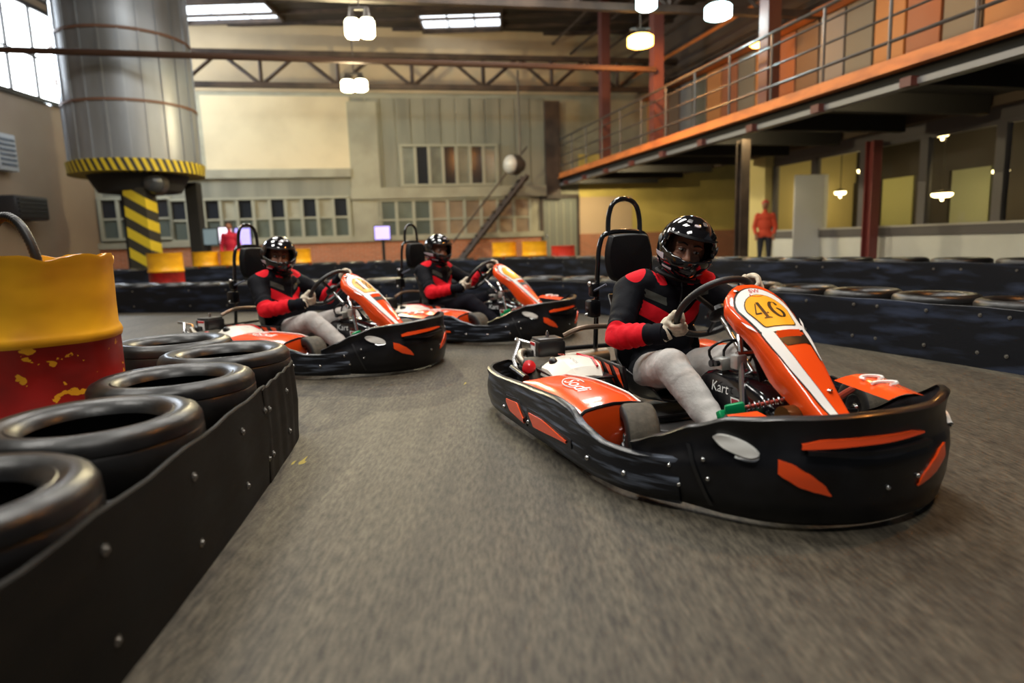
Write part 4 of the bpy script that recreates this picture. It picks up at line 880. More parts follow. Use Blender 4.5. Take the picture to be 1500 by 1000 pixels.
    # rear bumper bars
    rb_ = MB(); rb_.tube([(-0.28, -0.58, 0.13), (-0.36, -0.45, 0.13), (-0.38, 0, 0.13), (-0.36, 0.45, 0.13), (-0.28, 0.58, 0.13)], 0.017, 8, smooth=4); rb_.tube([(-0.26, -0.5, 0.24), (-0.34, -0.4, 0.25), (-0.35, 0, 0.25), (-0.34, 0.4, 0.25), (-0.26, 0.5, 0.24)], 0.014, 8, smooth=4)
    for y in (-0.3, 0.3): rb_.tube([(-0.26, y, 0.09), (-0.36, y, 0.13), (-0.345, y, 0.25)], 0.012, 8)
    rb_.build('rear_bumper', BLACKM, k)
    # steering fairing
    n = 46; rows = []
    for i in range(n + 1):
        f = i / n; w = FA.w(f); dp = interp([0, 0.1, 0.35, 0.6, 1], [0.045, 0.055, 0.075, 0.11, 0.07], f)
        tn = FA.pt(f, 0, 0.0); r_ = []
        r_.append(FA.pt(f, -w + 0.008, -dp)); r_.append(FA.pt(f, -w - 0.002, -dp * 0.5)); r_.append(FA.pt(f, -w, -0.008)); r_.append(FA.pt(f, -w + 0.008, 0))
        for q in (-0.75, -0.5, -0.25, 0, 0.25, 0.5, 0.75): r_.append(FA.pt(f, q * w, 0))
        r_.append(FA.pt(f, w - 0.008, 0)); r_.append(FA.pt(f, w, -0.008)); r_.append(FA.pt(f, w + 0.002, -dp * 0.5)); r_.append(FA.pt(f, w - 0.008, -dp)); rows.append(r_)
    mb = MB().grid(rows); k0 = len(rows[0]); mb.f.append(tuple(range(k0)))
    fa = mb.build('steering_fairing', ORANGE, k, True, 45)
    def oval(a, b, cy, n=36, e=2.6, taper=0.0):
        out = []
        for q in range(n):
            an = 2 * math.pi * q / n; c, s = math.cos(an), math.sin(an); x = a * math.copysign(abs(c) ** (2 / e), c); y = b * math.copysign(abs(s) ** (2 / e), s)
            out.append((x * (1 - taper * y / b), cy + y))
        return out
    def shield(w, y0, y1, wb, ym, n=14):
        top = [(-w * math.cos(math.pi * q / n), ym - (ym - y0) * math.sin(math.pi * q / n)) for q in range(n + 1)]
        bot = [(wb + (w - wb) * (1 - q / 4) ** 1.2, ym + (y1 - 0.012 - ym) * q / 4) for q in range(1, 5)] + [(wb * 0.93, y1 - 0.003), (wb * 0.8, y1)]
        return top + bot + [(-x, y) for x, y in reversed(bot)]
    bk = fairing_outline('plate_keyline', BLACKD, fa, shield(0.123, 0.022, 0.292, 0.102, 0.145), 0.0015)
    pl = fairing_outline('number_plate', WHITED, fa, shield(0.115, 0.030, 0.285, 0.095, 0.145), 0.003)
    fairing_outline('plate_outline', BLACKD, pl, shield(0.093, 0.073, 0.262, 0.074, 0.165), 0.0042)
    fairing_outline('plate_field', YELLOWD, pl, shield(0.0895, 0.0765, 0.2585, 0.0705, 0.165), 0.0052)
    tv, tf = text_geo('SW', 0.034, 0.2); lg = add('small_logo', [FA.pt((0.052 - v.y) / FA.T, v.x, 0.0052) for v in tv], tf, REDP, pl, False); lg['label'] = 'tiny red logo lettering'
    MB().tube([FA.pt((0.075 + 0.012 * math.cos(a)) / FA.T, 0.03 * math.sin(a), 0.0045) for a in [q * 0.3 - 2 for q in range(11)]], 0.0018, 5).build('logo_underline', REDP, pl)
    # white stripes with black keyline down both sides, vent below the plate
    for sd in (-1, 1):
        fend = 0.98 if sd == -1 else 0.60
        for nm_, m_, a, b, off in (('stripe_keyline', BLACKD, 0.0, 1.0, 0.002), ('white_stripe', WHITED, 0.1, 0.9, 0.0035)):
            g = []
            for i in range(31):
                f = 0.355 + (fend - 0.355) * i / 30; w = FA.w(f); wd = interp([0.355, 0.40, 0.6, 0.85, 1], [0.012, 0.05, 0.046, 0.036, 0.022], f) if sd == -1 else interp([0.355, 0.42, 0.6], [0.01, 0.02, 0.003], f); cen = interp([0.36, 0.5, 0.75, 1], [w - 0.034, w - 0.034, w - 0.042, w * 0.25], f) if sd == -1 else w - 0.014
                lo, hi = cen - wd / 2 - (0.004 if m_ is BLACKD else 0), cen + wd / 2 + (0.004 if m_ is BLACKD else 0)
                g.append([FA.pt(f, sd * (lo + (hi - lo) * q / 3), off) for q in range(4)])
            MB().grid(g).build(nm_, m_, fa)
        fairing_outline('white_fleck', WHITED, fa, [(sd * 0.134, 0.20), (sd * 0.128, 0.235), (sd * 0.105, 0.275), (sd * 0.112, 0.24)], 0.002)
    vn = fairing_outline('vent', BLACKD, fa, [(-0.05, 0.318), (0.08, 0.308), (0.086, 0.365), (0.06, 0.352), (-0.03, 0.358)], 0.002)
    MB().grid([[FA.pt(0.4 + 0.045 * q, t, 0.012 - 0.012 * q) for t in (-0.045, -0.02, 0.02, 0.06)] for q in (0, 0.5, 1)]).build('vent_lip', ORANGE, fa)
    for f, t in ((0.78, 0.03), (0.05, -0.07)): MB().ell(FA.pt(f, t, 0.003), (0.011, 0.011, 0.006), nu=12, nv=6).build('fastener', CHROME, fa)
    # black front floor tray and the small orange nose panels
    tr = MB().rbox((1.48, -0.09, 0.2), (0.4, 0.5, 0.05), 0.02).build('nose_tray', BLACKP, k)
    for y in (-0.36, 0.26):
        po = MB().grid([[Vector((1.36 + 0.24 * q, 0.10 + 0.20 * t - 0.05 * q * t, 0.355 - 0.02 * q + 0.015 * math.sin(t * 3.1))) for t in (0, 0.25, 0.5, 0.75, 1)] for q in (0, 0.33, 0.66, 1)] if y > 0 else [[Vector((1.44 + 0.22 * q, y - 0.05 + 0.12 * t, 0.3 - 0.02 * q)) for t in (0, 0.5, 1)] for q in (0, 0.5, 1)]).build('nose_panel', ORANGE, k)
        if y > 0:
            MB().tube([Vector((1.43 + 0.03 * math.cos(a), 0.2 + 0.04 * math.sin(a), 0.37)) for a in [q * 0.5 for q in range(11)]], 0.006, 5).build('white_swirl', WHITED, po)
            MB().tube([Vector((1.50 + 0.025 * math.cos(a), 0.185 + 0.05 * math.sin(a), 0.364)) for a in [q * 0.5 for q in range(9)]], 0.006, 5).build('white_swirl', WHITED, po)
    # fuel tank between the legs with its sticker
    tk_ = []
    for i in range(19):
        t = i / 18; x = 0.80 + 0.50 * t; hw = 0.125 - 0.02 * t; zt = interp([0, 0.08, 0.25, 0.55, 0.8, 1], [0.27, 0.315, 0.335, 0.335, 0.30, 0.22], t); zb = 0.09
        tk_.append([Vector((x, y, z)) for y, z in ((-hw * 0.9, zb), (-hw, zb + 0.05), (-hw, zt - 0.05), (-hw * 0.93, zt - 0.016), (-hw * 0.75, zt), (0, zt + 0.006), (hw * 0.75, zt), (hw * 0.93, zt - 0.016), (hw, zt - 0.05), (hw, zb + 0.05), (hw * 0.9, zb))])
    mb = MB().grid(tk_); q_ = len(tk_[0]); mb.f.append(tuple(range(q_))); mb.f.append(tuple(18 * q_ + a for a in range(q_)))
    tank = mb.build('fuel_tank', mat('gloss_black_tank', (0.006, 0.006, 0.008), 0.15, coat=0.8), k, True, 50)
    MB().lathe([(0.0, 0.03), (0.03, 0.03), (0.035, 0.02), (0.035, 0.0)], (0.9, 0, 0.34), seg=16).build('filler_cap', BLACKP, tank)
    def onside(u, w): return Vector((1.01 + u, -0.1235 + 0.04 * 0.12, 0.262 + w)) + Vector((0, -0.008 + 0.03 * u, 0))
    tv, tf = text_geo('Kart', 0.062, 0.15); add('sticker_lettering', [onside(v.x - 0.02, v.y + 0.012) + Vector((0, -0.002, 0)) for v in tv], tf, WHITED, tank, False)['label'] = 'white sticker lettering'
    add('sticker_badge', [onside(*p) for p in ((0.05, -0.012), (0.1, -0.012), (0.135, -0.03), (0.115, -0.06), (0.055, -0.05))], [(0, 1, 2, 3, 4)], WHITED, tank, False)
    add('sticker_red', [onside(*p) + Vector((0, -0.0025, 0)) for p in ((0.058, -0.017), (0.097, -0.017), (0.124, -0.031), (0.108, -0.048), (0.062, -0.041))], [(0, 1, 2, 3, 4)], mat('dark_red_decal', (0.32, 0.01, 0.03), 0.4), tank, False)
    # steering wheel and column
    C = Vector((0.765, 0, 0.575)); e1 = Vector((0, 1, 0)); ax = Vector((0.74, 0, -0.67)).normalized(); e2 = Vector((0.67, 0, 0.74)).normalized()
    def wp(a, r=0.178): return C + (e1 * math.cos(a) + e2 * math.sin(a)) * r
    sw = MB().tube([wp(2 * math.pi * q / 48) for q in range(48)], 0.0155, 12, True).build('steering_wheel', mat('black_grip', (0.014, 0.014, 0.014), 0.45, bump=0.1, bscale=150), k)
    sp = MB()
    for a in (0.62, 0.62 + math.pi * 0.62, 0.62 - math.pi * 0.62): sp.tube([wp(a, 0.17), wp(a, 0.09) + ax * 0.015, C + ax * 0.03], 0.011, 6)
    sp.lathe([(0.0, -0.005), (0.05, 0.0), (0.05, 0.02), (0.03, 0.03)], C + ax * 0.02, ax, 20); sp.build('wheel_spokes', DARKST, sw)
    colu = MB().tube([C + ax * 0.03, C + ax * 0.62], 0.011, 10).build('steering_column', CHROME, k)
    sup = MB()
    for s in (-1, 1): sup.tube([(1.2, s * 0.16, 0.08), (1.06, s * 0.08, 0.42), (0.99, s * 0.04, 0.5), (1.0, 0, 0.48)], 0.012, 8, smooth=4); sup.tube([(0.98, s * 0.05, 0.54), (1.0, s * 0.1, 0.6)], 0.009, 6)
    sup.tube([(1.06, -0.1, 0.42), (1.06, 0.1, 0.42)], 0.012, 8); sup.build('column_support', CHROME, k)
    cb = MB()
    for q in range(4): cb.tube([(0.93, -0.1 + 0.05 * q, 0.34), (0.93 + 0.03 * q, -0.14 + 0.05 * q, 0.42), (1.0, -0.09 + 0.04 * q, 0.47), (1.06, -0.03, 0.42), (1.15, -0.05 + 0.02 * q, 0.3)], 0.006, 6, smooth=4)
    cb.build('cables', BLACKP, k)
    fpu = MB().rbox((0.97, -0.1, 0.37), (0.07, 0.06, 0.05), 0.008).rbox((1.06, -0.09, 0.39), (0.05, 0.05, 0.06), 0.008).build('fuel_pump', mat('cast_alu', (0.5, 0.49, 0.46), 0.4, 0.7), k)
    MB().cyl((0.955, -0.135, 0.37), (0.955, -0.15, 0.37), 0.015, 12).cyl((0.99, -0.135, 0.375), (0.99, -0.15, 0.375), 0.012, 12).build('pump_ports', BLACKP, fpu)
    # pedals
    for s in (-1, 1):
        pd = MB().rbox((1.165, s * 0.2, 0.2), (0.03, 0.1, 0.06), 0.008, Matrix.Rotation(R(-30), 3, 'Y')).rbox((1.19, s * 0.2, 0.13), (0.03, 0.035, 0.13), 0.008, Matrix.Rotation(R(-15), 3, 'Y')).build('pedal', GREENP, k)
        MB().cyl((1.15, s * 0.2 - 0.025, 0.21), (1.18, s * 0.2 - 0.025, 0.2), 0.013, 10).cyl((1.15, s * 0.2 + 0.025, 0.21), (1.18, s * 0.2 + 0.025, 0.2), 0.013, 10).build('pedal_hole', BLACKD, pd)
        if s == -1:
            A, B = Vector((1.19, -0.2, 0.235)), Vector((1.33, -0.03, 0.30))
            rod = MB().cyl(A, B, 0.008, 10).build('pedal_rod', mat('rust_red_rod', (0.3, 0.03, 0.015), 0.4, 0.3), pd)
            d = (B - A).normalized(); u = d.orthogonal().normalized(); w = d.cross(u)
            MB().tube([A.lerp(B, 0.2 + 0.6 * q / 120) + (u * math.cos(q * 0.42) + w * math.sin(q * 0.42)) * 0.014 for q in range(121)], 0.0028, 5).build('return_spring', CHROME, pd)
            for q, sz in ((0.02, (0.075, 0.03, 0.05)), (0.95, (0.05, 0.03, 0.035))): MB().rbox(A.lerp(B, q), sz, 0.01, d.to_track_quat('X', 'Z').to_matrix()).build('rod_clevis', GREENP, pd)
    MB().rbox((1.33, -0.1, 0.2), (0.08, 0.025, 0.05), 0.008).rbox((1.3, -0.1, 0.16), (0.03, 0.025, 0.1), 0.008).build('pedal_bracket', GREENP, k)
    MB().cyl((1.36, -0.12, 0.235), (1.36, 0.02, 0.235), 0.045, 18).build('brake_reservoir', mat('amber_cylinder', (0.16, 0.07, 0.02), 0.25, 0.6), k)
    MB().tube([(1.3, 0.16, 0.26), (1.12, 0.42, 0.24)], 0.014, 8).build('tie_rod', mat('rust_red_rod', (0, 0, 0)), k)
    # seat shell
    rows = []
    for i in range(17):
        t = i / 16; x = interp([0, 0.3, 0.5, 0.65, 1], [0.62, 0.35, 0.22, 0.14, 0.02], t); z = interp([0, 0.3, 0.5, 0.65, 1], [0.13, 0.085, 0.115, 0.25, 0.60], t); hw = interp([0, 0.4, 0.7, 1], [0.19, 0.22, 0.21, 0.16], t); sw_ = interp([0, 0.3, 0.6, 0.85, 1], [0.06, 0.17, 0.22, 0.10, 0.02], t)
        up = Vector((0.35 if t > 0.45 else 0, 0, 1)) if t < 0.75 else Vector((0.9, 0, 0.3)); up.normalize()
        rows.append([Vector((x, y, z)) + up * u for y, u in ((-hw - 0.02, sw_), (-hw, sw_ * 0.6), (-hw * 0.9, sw_ * 0.15), (-hw * 0.5, 0), (0, 0), (hw * 0.5, 0), (hw * 0.9, sw_ * 0.15), (hw, sw_ * 0.6), (hw + 0.02, sw_))])
    seat = MB().grid(rows).build('seat', BLACKP, k, True, 60); mods(seat, ('SOLIDIFY', dict(thickness=0.012, offset=-1)), ('SUBSURF', dict(levels=1)))
    # roll hoop and headrest
    x0 = -0.13
    hf = MB().tube([(x0 - 0.09, -0.155, 0.08), (x0 - 0.03, -0.165, 0.4), (x0, -0.165, 0.72), (x0, -0.15, 0.86), (x0, -0.10, 0.925), (x0, 0.10, 0.925), (x0, 0.15, 0.86), (x0, 0.165, 0.72), (x0 - 0.03, 0.165, 0.4), (x0 - 0.09, 0.155, 0.08)], 0.014, 10, smooth=5)
    hoop = hf.build('headrest_frame', mat('gloss_black_tube', (0.008, 0.008, 0.009), 0.18, coat=0.6), k)
    MB().tube([(x0, -0.098, 0.91), (x0, -0.096, 1.0), (x0, -0.075, 1.075), (x0, -0.03, 1.108), (x0, 0.03, 1.108), (x0, 0.075, 1.075), (x0, 0.096, 1.0), (x0, 0.098, 0.91)], 0.014, 10, smooth=5).build('top_hoop', MATS['gloss_black_tube'], hoop)
    pr = []
    for (hw, a, b) in ((0.10, 0.02, 0.045), (0.13, 0.0, 0.06), (0.14, -0.0, 0.05)): pass
    pad = MB(); outl = [(-0.135, 0.80), (-0.118, 0.89), (-0.085, 0.915), (0.085, 0.915), (0.118, 0.89), (0.135, 0.80), (0.12, 0.70), (0.07, 0.655), (-0.07, 0.655), (-0.12, 0.70)]
    oc = catmull([Vector((0, y, z)) for y, z in outl], 4, True); cz = Vector((0, 0, 0.79)); rg = []
    for sc, xx in ((0.0, 0.02), (0.9, 0.02), (1.0, 0.03), (1.0, 0.065), (0.93, 0.082), (0.5, 0.09), (0.0, 0.092)):
        rg.append([Vector((x0 + xx, 0, 0)) + cz + (p - cz) * sc for p in oc] )
    rg = [r_ + [r_[0].copy()] for r_ in rg]; pad.grid(rg).build('headrest_pad', PAD, hoop, True, 50)
    lb = MB().rbox((x0 - 0.01, -0.185, 0.61), (0.06, 0.05, 0.08), 0.014).rbox((x0 - 0.015, -0.19, 0.505), (0.085, 0.07, 0.10), 0.016).build('belt_reel', BLACKP, k)
    MB().ell((x0 + 0.0, -0.215, 0.645), (0.016, 0.012, 0.016), nu=10, nv=6).ell((x0 - 0.02, -0.225, 0.47), (0.012, 0.012, 0.012), nu=10, nv=6).build('reel_screw', CHROME, lb)
    MB().tube([(x0, -0.2, 0.60), (x0 + 0.1, -0.16, 0.645)], 0.007, 6).build('belt_strap', mat('blue_grey_webbing', (0.1, 0.11, 0.15), 0.7), lb)
    # engine on the driver's right, with white shroud, black air box and tanks
    en = MB().rbox((0.20, -0.50, 0.17), (0.32, 0.2, 0.17), 0.02).build('engine_block', mat('cast_engine', (0.05, 0.05, 0.05), 0.45, 0.6), k)
    rows = []
    for i in range(13):
        t = i / 12; x = 0.10 + 0.34 * t; zt = interp([0, 0.1, 0.5, 0.85, 1], [0.275, 0.302, 0.31, 0.285, 0.25], t); hw = interp([0, 0.2, 0.7, 1], [0.10, 0.125, 0.13, 0.10], t)
        rows.append([Vector((x, -0.485 + y, z)) for y, z in ((-hw - 0.012, zt - 0.09), (-hw - 0.006, zt - 0.05), (-hw * 0.86, zt - 0.034), (-hw * 0.42, zt - 0.006), (0, zt), (hw * 0.4, zt), (hw * 0.86, zt - 0.008), (hw, zt - 0.05), (hw, zt - 0.12))])
    sh = MB().grid(rows); q_ = 9; sh.f.append(tuple(range(q_))); sh.f.append(tuple(12 * q_ + a for a in range(q_)))
    cov = sh.build('engine_cover', mat('off_white_shroud', (0.66, 0.63, 0.55), 0.4, coat=0.1), k, True, 16)
    MB().rbox((0.28, -0.487, 0.237), (0.37, 0.275, 0.012), 0.005).build('cover_skirt', BLACKP, cov)
    MB().ell((0.21, -0.568, 0.287), (0.038, 0.02, 0.024), nu=14, nv=8).build('pull_recess', BLACKD, cov)
    tv, tf = text_geo('HONDA', 0.03); add('maker_lettering', [Vector((0.35 + v.x * 0.9, -0.515 + v.y * 0.9, 0.318 - 0.12 * max(0, v.x + 0.03))) for v in tv], tf, BLACKD, cov, False)
    tv, tf = text_geo('GX', 0.045, 0.2); add('red_lettering', [Vector((0.175 + v.x * 0.9, -0.51 + v.y * 0.9, 0.3145)) for v in tv], tf, mat('pink_red_decal', (0.6, 0.1, 0.06), 0.4), cov, False)
    MB().tube([(0.12, -0.4, 0.30), (0.3, -0.39, 0.307), (0.40, -0.41, 0.285)], 0.006, 6).build('red_trim', REDP, cov)
    red = MB()
    red.lathe([(0.018, 0.0)] + [((0.034 if q % 2 else 0.022), 0.004 + 0.006 * q) for q in range(12)] + [(0.015, 0.078), (0.0, 0.08)], (0.04, -0.645, 0.225), (0.8, -0.2, 0.35), 16)
    red.build('red_clutch_cover', REDP, k)
    ab = MB().rbox((-0.06, -0.50, 0.31), (0.15, 0.16, 0.10), 0.014).build('air_box', mat('satin_black_box', (0.012, 0.012, 0.012), 0.3), k)
    MB().rbox((-0.06, -0.50, 0.365), (0.13, 0.14, 0.016), 0.006).build('box_lid', mat('grey_lid', (0.06, 0.06, 0.058), 0.3, 0.4), ab)
    MB().rbox((-0.06, -0.5835, 0.315), (0.07, 0.004, 0.075), 0.001).build('warning_label', WHITED, ab); MB().rbox((-0.06, -0.586, 0.343), (0.07, 0.004, 0.016), 0.001).build('label_header', REDP, ab)
    MB().lathe([(0.01, 0.0), (0.01, 0.02), (0.004, 0.035), (0.0, 0.036)], (-0.06, -0.5, 0.373), seg=10).build('wing_nut', CHROME, ab)
    ex = MB().tube([(0.02, -0.62, 0.2), (-0.05, -0.66, 0.27), (-0.13, -0.62, 0.29), (-0.18, -0.55, 0.24)], 0.02, 10, smooth=5).tube([(-0.16, -0.5, 0.2), (-0.16, -0.1, 0.22)], 0.05, 14).build('exhaust', mat('dull_exhaust', (0.3, 0.27, 0.22), 0.4, 0.9), k)
    MB().rbox((-0.09, -0.55, 0.24), (0.09, 0.1, 0.14), 0.012).build('carburettor', DARKST, k)
    lv = MB().tube([(-0.10, -0.58, 0.20), (-0.24, -0.60, 0.26), (-0.25, -0.60, 0.33), (-0.31, -0.60, 0.335)], 0.012, 8).tube([(-0.10, -0.5, 0.20), (-0.24, -0.52, 0.25), (-0.26, -0.52, 0.31), (-0.31, -0.60, 0.335)], 0.01, 8).tube([(-0.25, -0.60, 0.33), (-0.18, -0.66, 0.24), (-0.05, -0.68, 0.2)], 0.012, 8).build('crank_guard_bars', CHROME, k)
    MB().tube([(0.02, -0.73, 0.235), (0.26, -0.73, 0.225)], 0.018, 10).build('side_tube', BLACKM, k)
    MB().tube([(-0.02, -0.42, 0.38), (0.0, -0.3, 0.42), (-0.06, 0.0, 0.40), (-0.06, 0.3, 0.36)], 0.014, 8, smooth=5).build('rear_cross_bar', mat('brown_steel', (0.2, 0.14, 0.1), 0.4, 0.7), k)
    # orange and black flame panel between the engine and the seat, belt guard on the other side
    fp_ = MB().rbox((0.36, -0.325, 0.22), (0.36, 0.02, 0.16), 0.008, Matrix.Rotation(R(8), 3, 'X')).build('heat_shield', BLACKP, k)
    for q in range(3): add('flame_decal', [Vector((0.24 + 0.1 * q, -0.348, 0.29)), Vector((0.30 + 0.1 * q, -0.348, 0.285)), Vector((0.36 + 0.09 * q, -0.340, 0.2)), Vector((0.31 + 0.09 * q, -0.342, 0.23))], [(0, 1, 2, 3)], ORANGE, fp_, False)
    MB().rbox((0.18, 0.5, 0.2), (0.4, 0.22, 0.14), 0.03).build('left_engine_box', BLACKP, k); MB().rbox((0.1, 0.42, 0.28), (0.3, 0.14, 0.03), 0.01).build('left_orange_cover', ORANGE, k)
    return k
# ------------------------------------------------------------------ the driver (same axes as the kart)
def jacket_mat():
    m = bpy.data.materials.new('black_red_race_jacket'); m.use_nodes = True; nt = m.node_tree; b = nt.nodes['Principled BSDF']; L = nt.links
    def att(n):
        a = nt.nodes.new('ShaderNodeAttribute'); a.attribute_name = n; g = nt.nodes.new('ShaderNodeMath'); g.operation = 'GREATER_THAN'; g.inputs[1].default_value = 0.0; L.new(a.outputs['Fac'], g.inputs[0]); return g
    x = nt.nodes.new('ShaderNodeMix'); x.data_type = 'RGBA'; x.inputs[6].default_value = (0.004, 0.0045, 0.007, 1); x.inputs[7].default_value = (0.62, 0.010, 0.020, 1); L.new(att('red').outputs[0], x.inputs[0])
    y = nt.nodes.new('ShaderNodeMix'); y.data_type = 'RGBA'; y.inputs[7].default_value = (0.07, 0.075, 0.065, 1); L.new(att('grey').outputs[0], y.inputs[0]); L.new(x.outputs[2], y.inputs[6]); L.new(y.outputs[2], b.inputs[0])
    b.inputs['Roughness'].default_value = 0.75; b.inputs['Specular IOR Level'].default_value = 0.12
    tc = nt.nodes.new('ShaderNodeTexCoord'); n = nt.nodes.new('ShaderNodeTexNoise'); n.inputs['Scale'].default_value = 22; n.inputs['Detail'].default_value = 3; L.new(tc.outputs['Object'], n.inputs['Vector'])
    bp = nt.nodes.new('ShaderNodeBump'); bp.inputs['Strength'].default_value = 0.35; bp.inputs['Distance'].default_value = 0.012; L.new(n.outputs[0], bp.inputs['Height']); L.new(bp.outputs[0], b.inputs['Normal'])
    return m
JACKET = jacket_mat()
def voxel(mb, name, m, parent, vox, it=6, fac=0.5):
    o = mb.build(name, m, parent, False); mods(o, ('REMESH', dict(mode='VOXEL', voxel_size=vox)), ('SMOOTH', dict(iterations=it, factor=fac))); return o
SK = dict(pel=(0.29, 0, 0.235), ab=(0.27, 0.01, 0.38), ch=(0.27, 0.03, 0.53), nk=(0.315, 0.05, 0.70), shR=(0.25, -0.165, 0.625), shL=(0.34, 0.225, 0.635), elR=(0.455, -0.325, 0.425), wrR=(0.668, -0.205, 0.462),
          elL=(0.54, 0.335, 0.50), wrL=(0.745, 0.185, 0.66), hpR=(0.36, -0.115, 0.215), hpL=(0.36, 0.115, 0.215), knR=(0.775, -0.225, 0.335), knL=(0.775, 0.215, 0.34), anR=(1.085, -0.185, 0.115), anL=(1.085, 0.185, 0.115))
SK = {a: Vector(b) for a, b in SK.items()}
SK2 = dict(SK); SK2.update({a: Vector(b) for a, b in dict(ab=(0.25, 0, 0.38), ch=(0.195, 0, 0.53), nk=(0.20, 0.0, 0.70), shR=(0.165, -0.19, 0.625), shL=(0.185, 0.19, 0.63), elR=(0.38, -0.315, 0.42), elL=(0.44, 0.315, 0.475)).items()})
def segd(p, a, b):
    d = b - a; t = max(0, min(1, (p - a).dot(d) / d.length_squared)); return (p - (a + d * t)).length, t
def folds(p, a, b, freq, amp, c0=0.0, wid=0.3):
    d, t = segd(p, a, b); k = math.exp(-((t - c0) / wid) ** 2)
    return amp * k * math.sin(t * freq + 5 * noise.noise(p * 9))
def make_driver(S):
    t = empty('person')
    b = MB()
    b.ell(S['pel'], (0.15, 0.175, 0.125)).ell(S['ab'], (0.135, 0.175, 0.15)).ell(S['ch'], (0.13, 0.195, 0.155)).ell(S['ch'] + Vector((0.02, 0, 0.085)), (0.105, 0.185, 0.085))
    b.cap(S['ch'] + Vector((0.02, 0.0, 0.1)), S['nk'], 0.09, 0.068)
    b.cap(S['shR'] + Vector((0.03, 0.07, 0.03)), S['shR'], 0.085, 0.08).cap(S['shL'] + Vector((-0.02, -0.08, 0.03)), S['shL'], 0.085, 0.08)
    for s in 'RL':
        b.cap(S['sh' + s], S['el' + s], 0.078, 0.062).cap(S['el' + s], S['el' + s].lerp(S['wr' + s], 0.7), 0.062, 0.053).cap(S['el' + s].lerp(S['wr' + s], 0.7), S['wr' + s], 0.05, 0.044)
        b.cap(S['hp' + s], S['kn' + s], 0.105, 0.078).cap(S['kn' + s], S['kn' + s].lerp(S['an' + s], 0.35), 0.074, 0.072).cap(S['kn' + s].lerp(S['an' + s], 0.35), S['an' + s], 0.072, 0.053)
    o = voxel(b, 'body', JACKET, t, 0.0105, 8)
    me = o.data; me.materials.append(JEANS)
    red = me.attributes.new('red', 'FLOAT', 'POINT'); gr = me.attributes.new('grey', 'FLOAT', 'POINT'); me.calc_loop_triangles(); nor = [v.normal.copy() for v in me.vertices]
    leg = []
    for i, v in enumerate(me.vertices):
        p = v.co.copy()
        dl = min(segd(p, S['hp' + s], S['kn' + s])[0] - 0.09 for s in 'RL'); dl = min(dl, min(segd(p, S['kn' + s], S['an' + s])[0] - 0.07 for s in 'RL'))
        isleg = (p.x > 0.42 and p.z < 0.46 and dl < 0.03 and min(segd(p, S['el' + s], S['wr' + s])[0] for s in 'RL') > 0.075) or (p.z < 0.23 and p.x > 0.30)
        leg.append(isleg)
        r = -1.0; g = -1.0
        for s in 'RL':
            sg = -1 if s == 'R' else 1
            du, tu = segd(p, S['sh' + s], S['el' + s]); df, tf = segd(p, S['el' + s], S['wr' + s])
            if df < du and df < 0.1: r = max(r, min(tf - 0.02, 0.66 - tf) + 0.01)
            elif du < 0.1 and tu > 0.82 and df < 0.085: r = max(r, tu - 0.86)
            yy = (p.y - S['ch'].y) * sg
            # shoulder patch and chest band
            if p.z > 0.60 and du > 0.0: r = max(r, min(0.042 - abs((p - (S['sh' + s] + Vector((0.03, -sg * 0.035, 0.06)))).length - 0.02), p.z - 0.635))
            if p.x > S['ch'].x - 0.02 and yy > -0.02 and (du > 0.08 or tu < 0.15): r = max(r, 0.042 - abs(p.z - (0.445 + 0.62 * max(0, yy))) if yy < 0.19 else -1)
            if p.x > S['ch'].x and du > 0.06: g = max(g, 0.02 - abs(p.z - (0.575 + 0.5 * max(0, yy - 0.06)))  if 0.05 < yy < 0.16 else -1)
            if p.z > 0.655 and yy > 0.03 and (p - S['nk']).length < 0.12: r = max(r, 0.03 - abs(yy - 0.075))
        red.data[i].value = r; gr.data[i].value = g
        # cloth folds
        d = 0.0
        for s in 'RL':
            d += folds(p, S['sh' + s], S['el' + s], 38, 0.004, 0.9, 0.3) * (segd(p, S['sh' + s], S['el' + s])[0] < 0.1)
            d += folds(p, S['el' + s], S['wr' + s], 36, 0.005, 0.3, 0.35) * (segd(p, S['el' + s], S['wr' + s])[0] < 0.085)
            if isleg:
                d += folds(p, S['hp' + s], S['kn' + s], 34, 0.0038, 0.9, 0.25) * (segd(p, S['hp' + s], S['kn' + s])[0] < 0.13)
                d += folds(p, S['kn' + s], S['an' + s], 30, 0.0022, 0.75, 0.3) * (segd(p, S['kn' + s], S['an' + s])[0] < 0.1)
        if not isleg: d += 0.006 * noise.noise(p * 14)
        v.co = p + nor[i] * d
    for p in me.polygons: p.material_index = 1 if sum(leg[i] for i in p.vertices) * 2 > len(p.vertices) else 0
    # collar, zip, cuffs, hem
    nk = S['nk']; MB().lathe([(0.066, -0.03), (0.078, -0.02), (0.073, 0.035), (0.064, 0.035), (0.062, -0.02)], nk + Vector((0.01, 0.005, -0.01)), (0.25, 0.08, 1), 24, closed=True).build('collar', mat('navy_collar', (0.005, 0.006, 0.010), 0.8, spec=0.1), t)
    for s in 'RL':
        d = (S['wr' + s] - S['el' + s]).normalized(); MB().lathe([(0.042, -0.045), (0.051, -0.04), (0.049, 0.012), (0.042, 0.014)], S['wr' + s], d, 20).build('cuff', MATS['navy_collar'], t)
    zp = MB().tube([Vector(q) + (S['ch'] - SK['ch']) for q in ((0.406, -0.012, 0.44), (0.408, 0.022, 0.48), (0.41, 0.035, 0.56), (0.41, 0.045, 0.63), (0.392, 0.05, 0.69))], 0.004, 6, smooth=4).build('zip', DARKST, t)
    tv, tf = text_geo('M', 0.022); add('chest_badge', [Vector((0.4165, 0.085 + v.x, 0.60 + v.y)) + (S['ch'] - SK['ch']) for v in tv], tf, mat('ochre_thread', (0.5, 0.33, 0.08), 0.7), t, False)
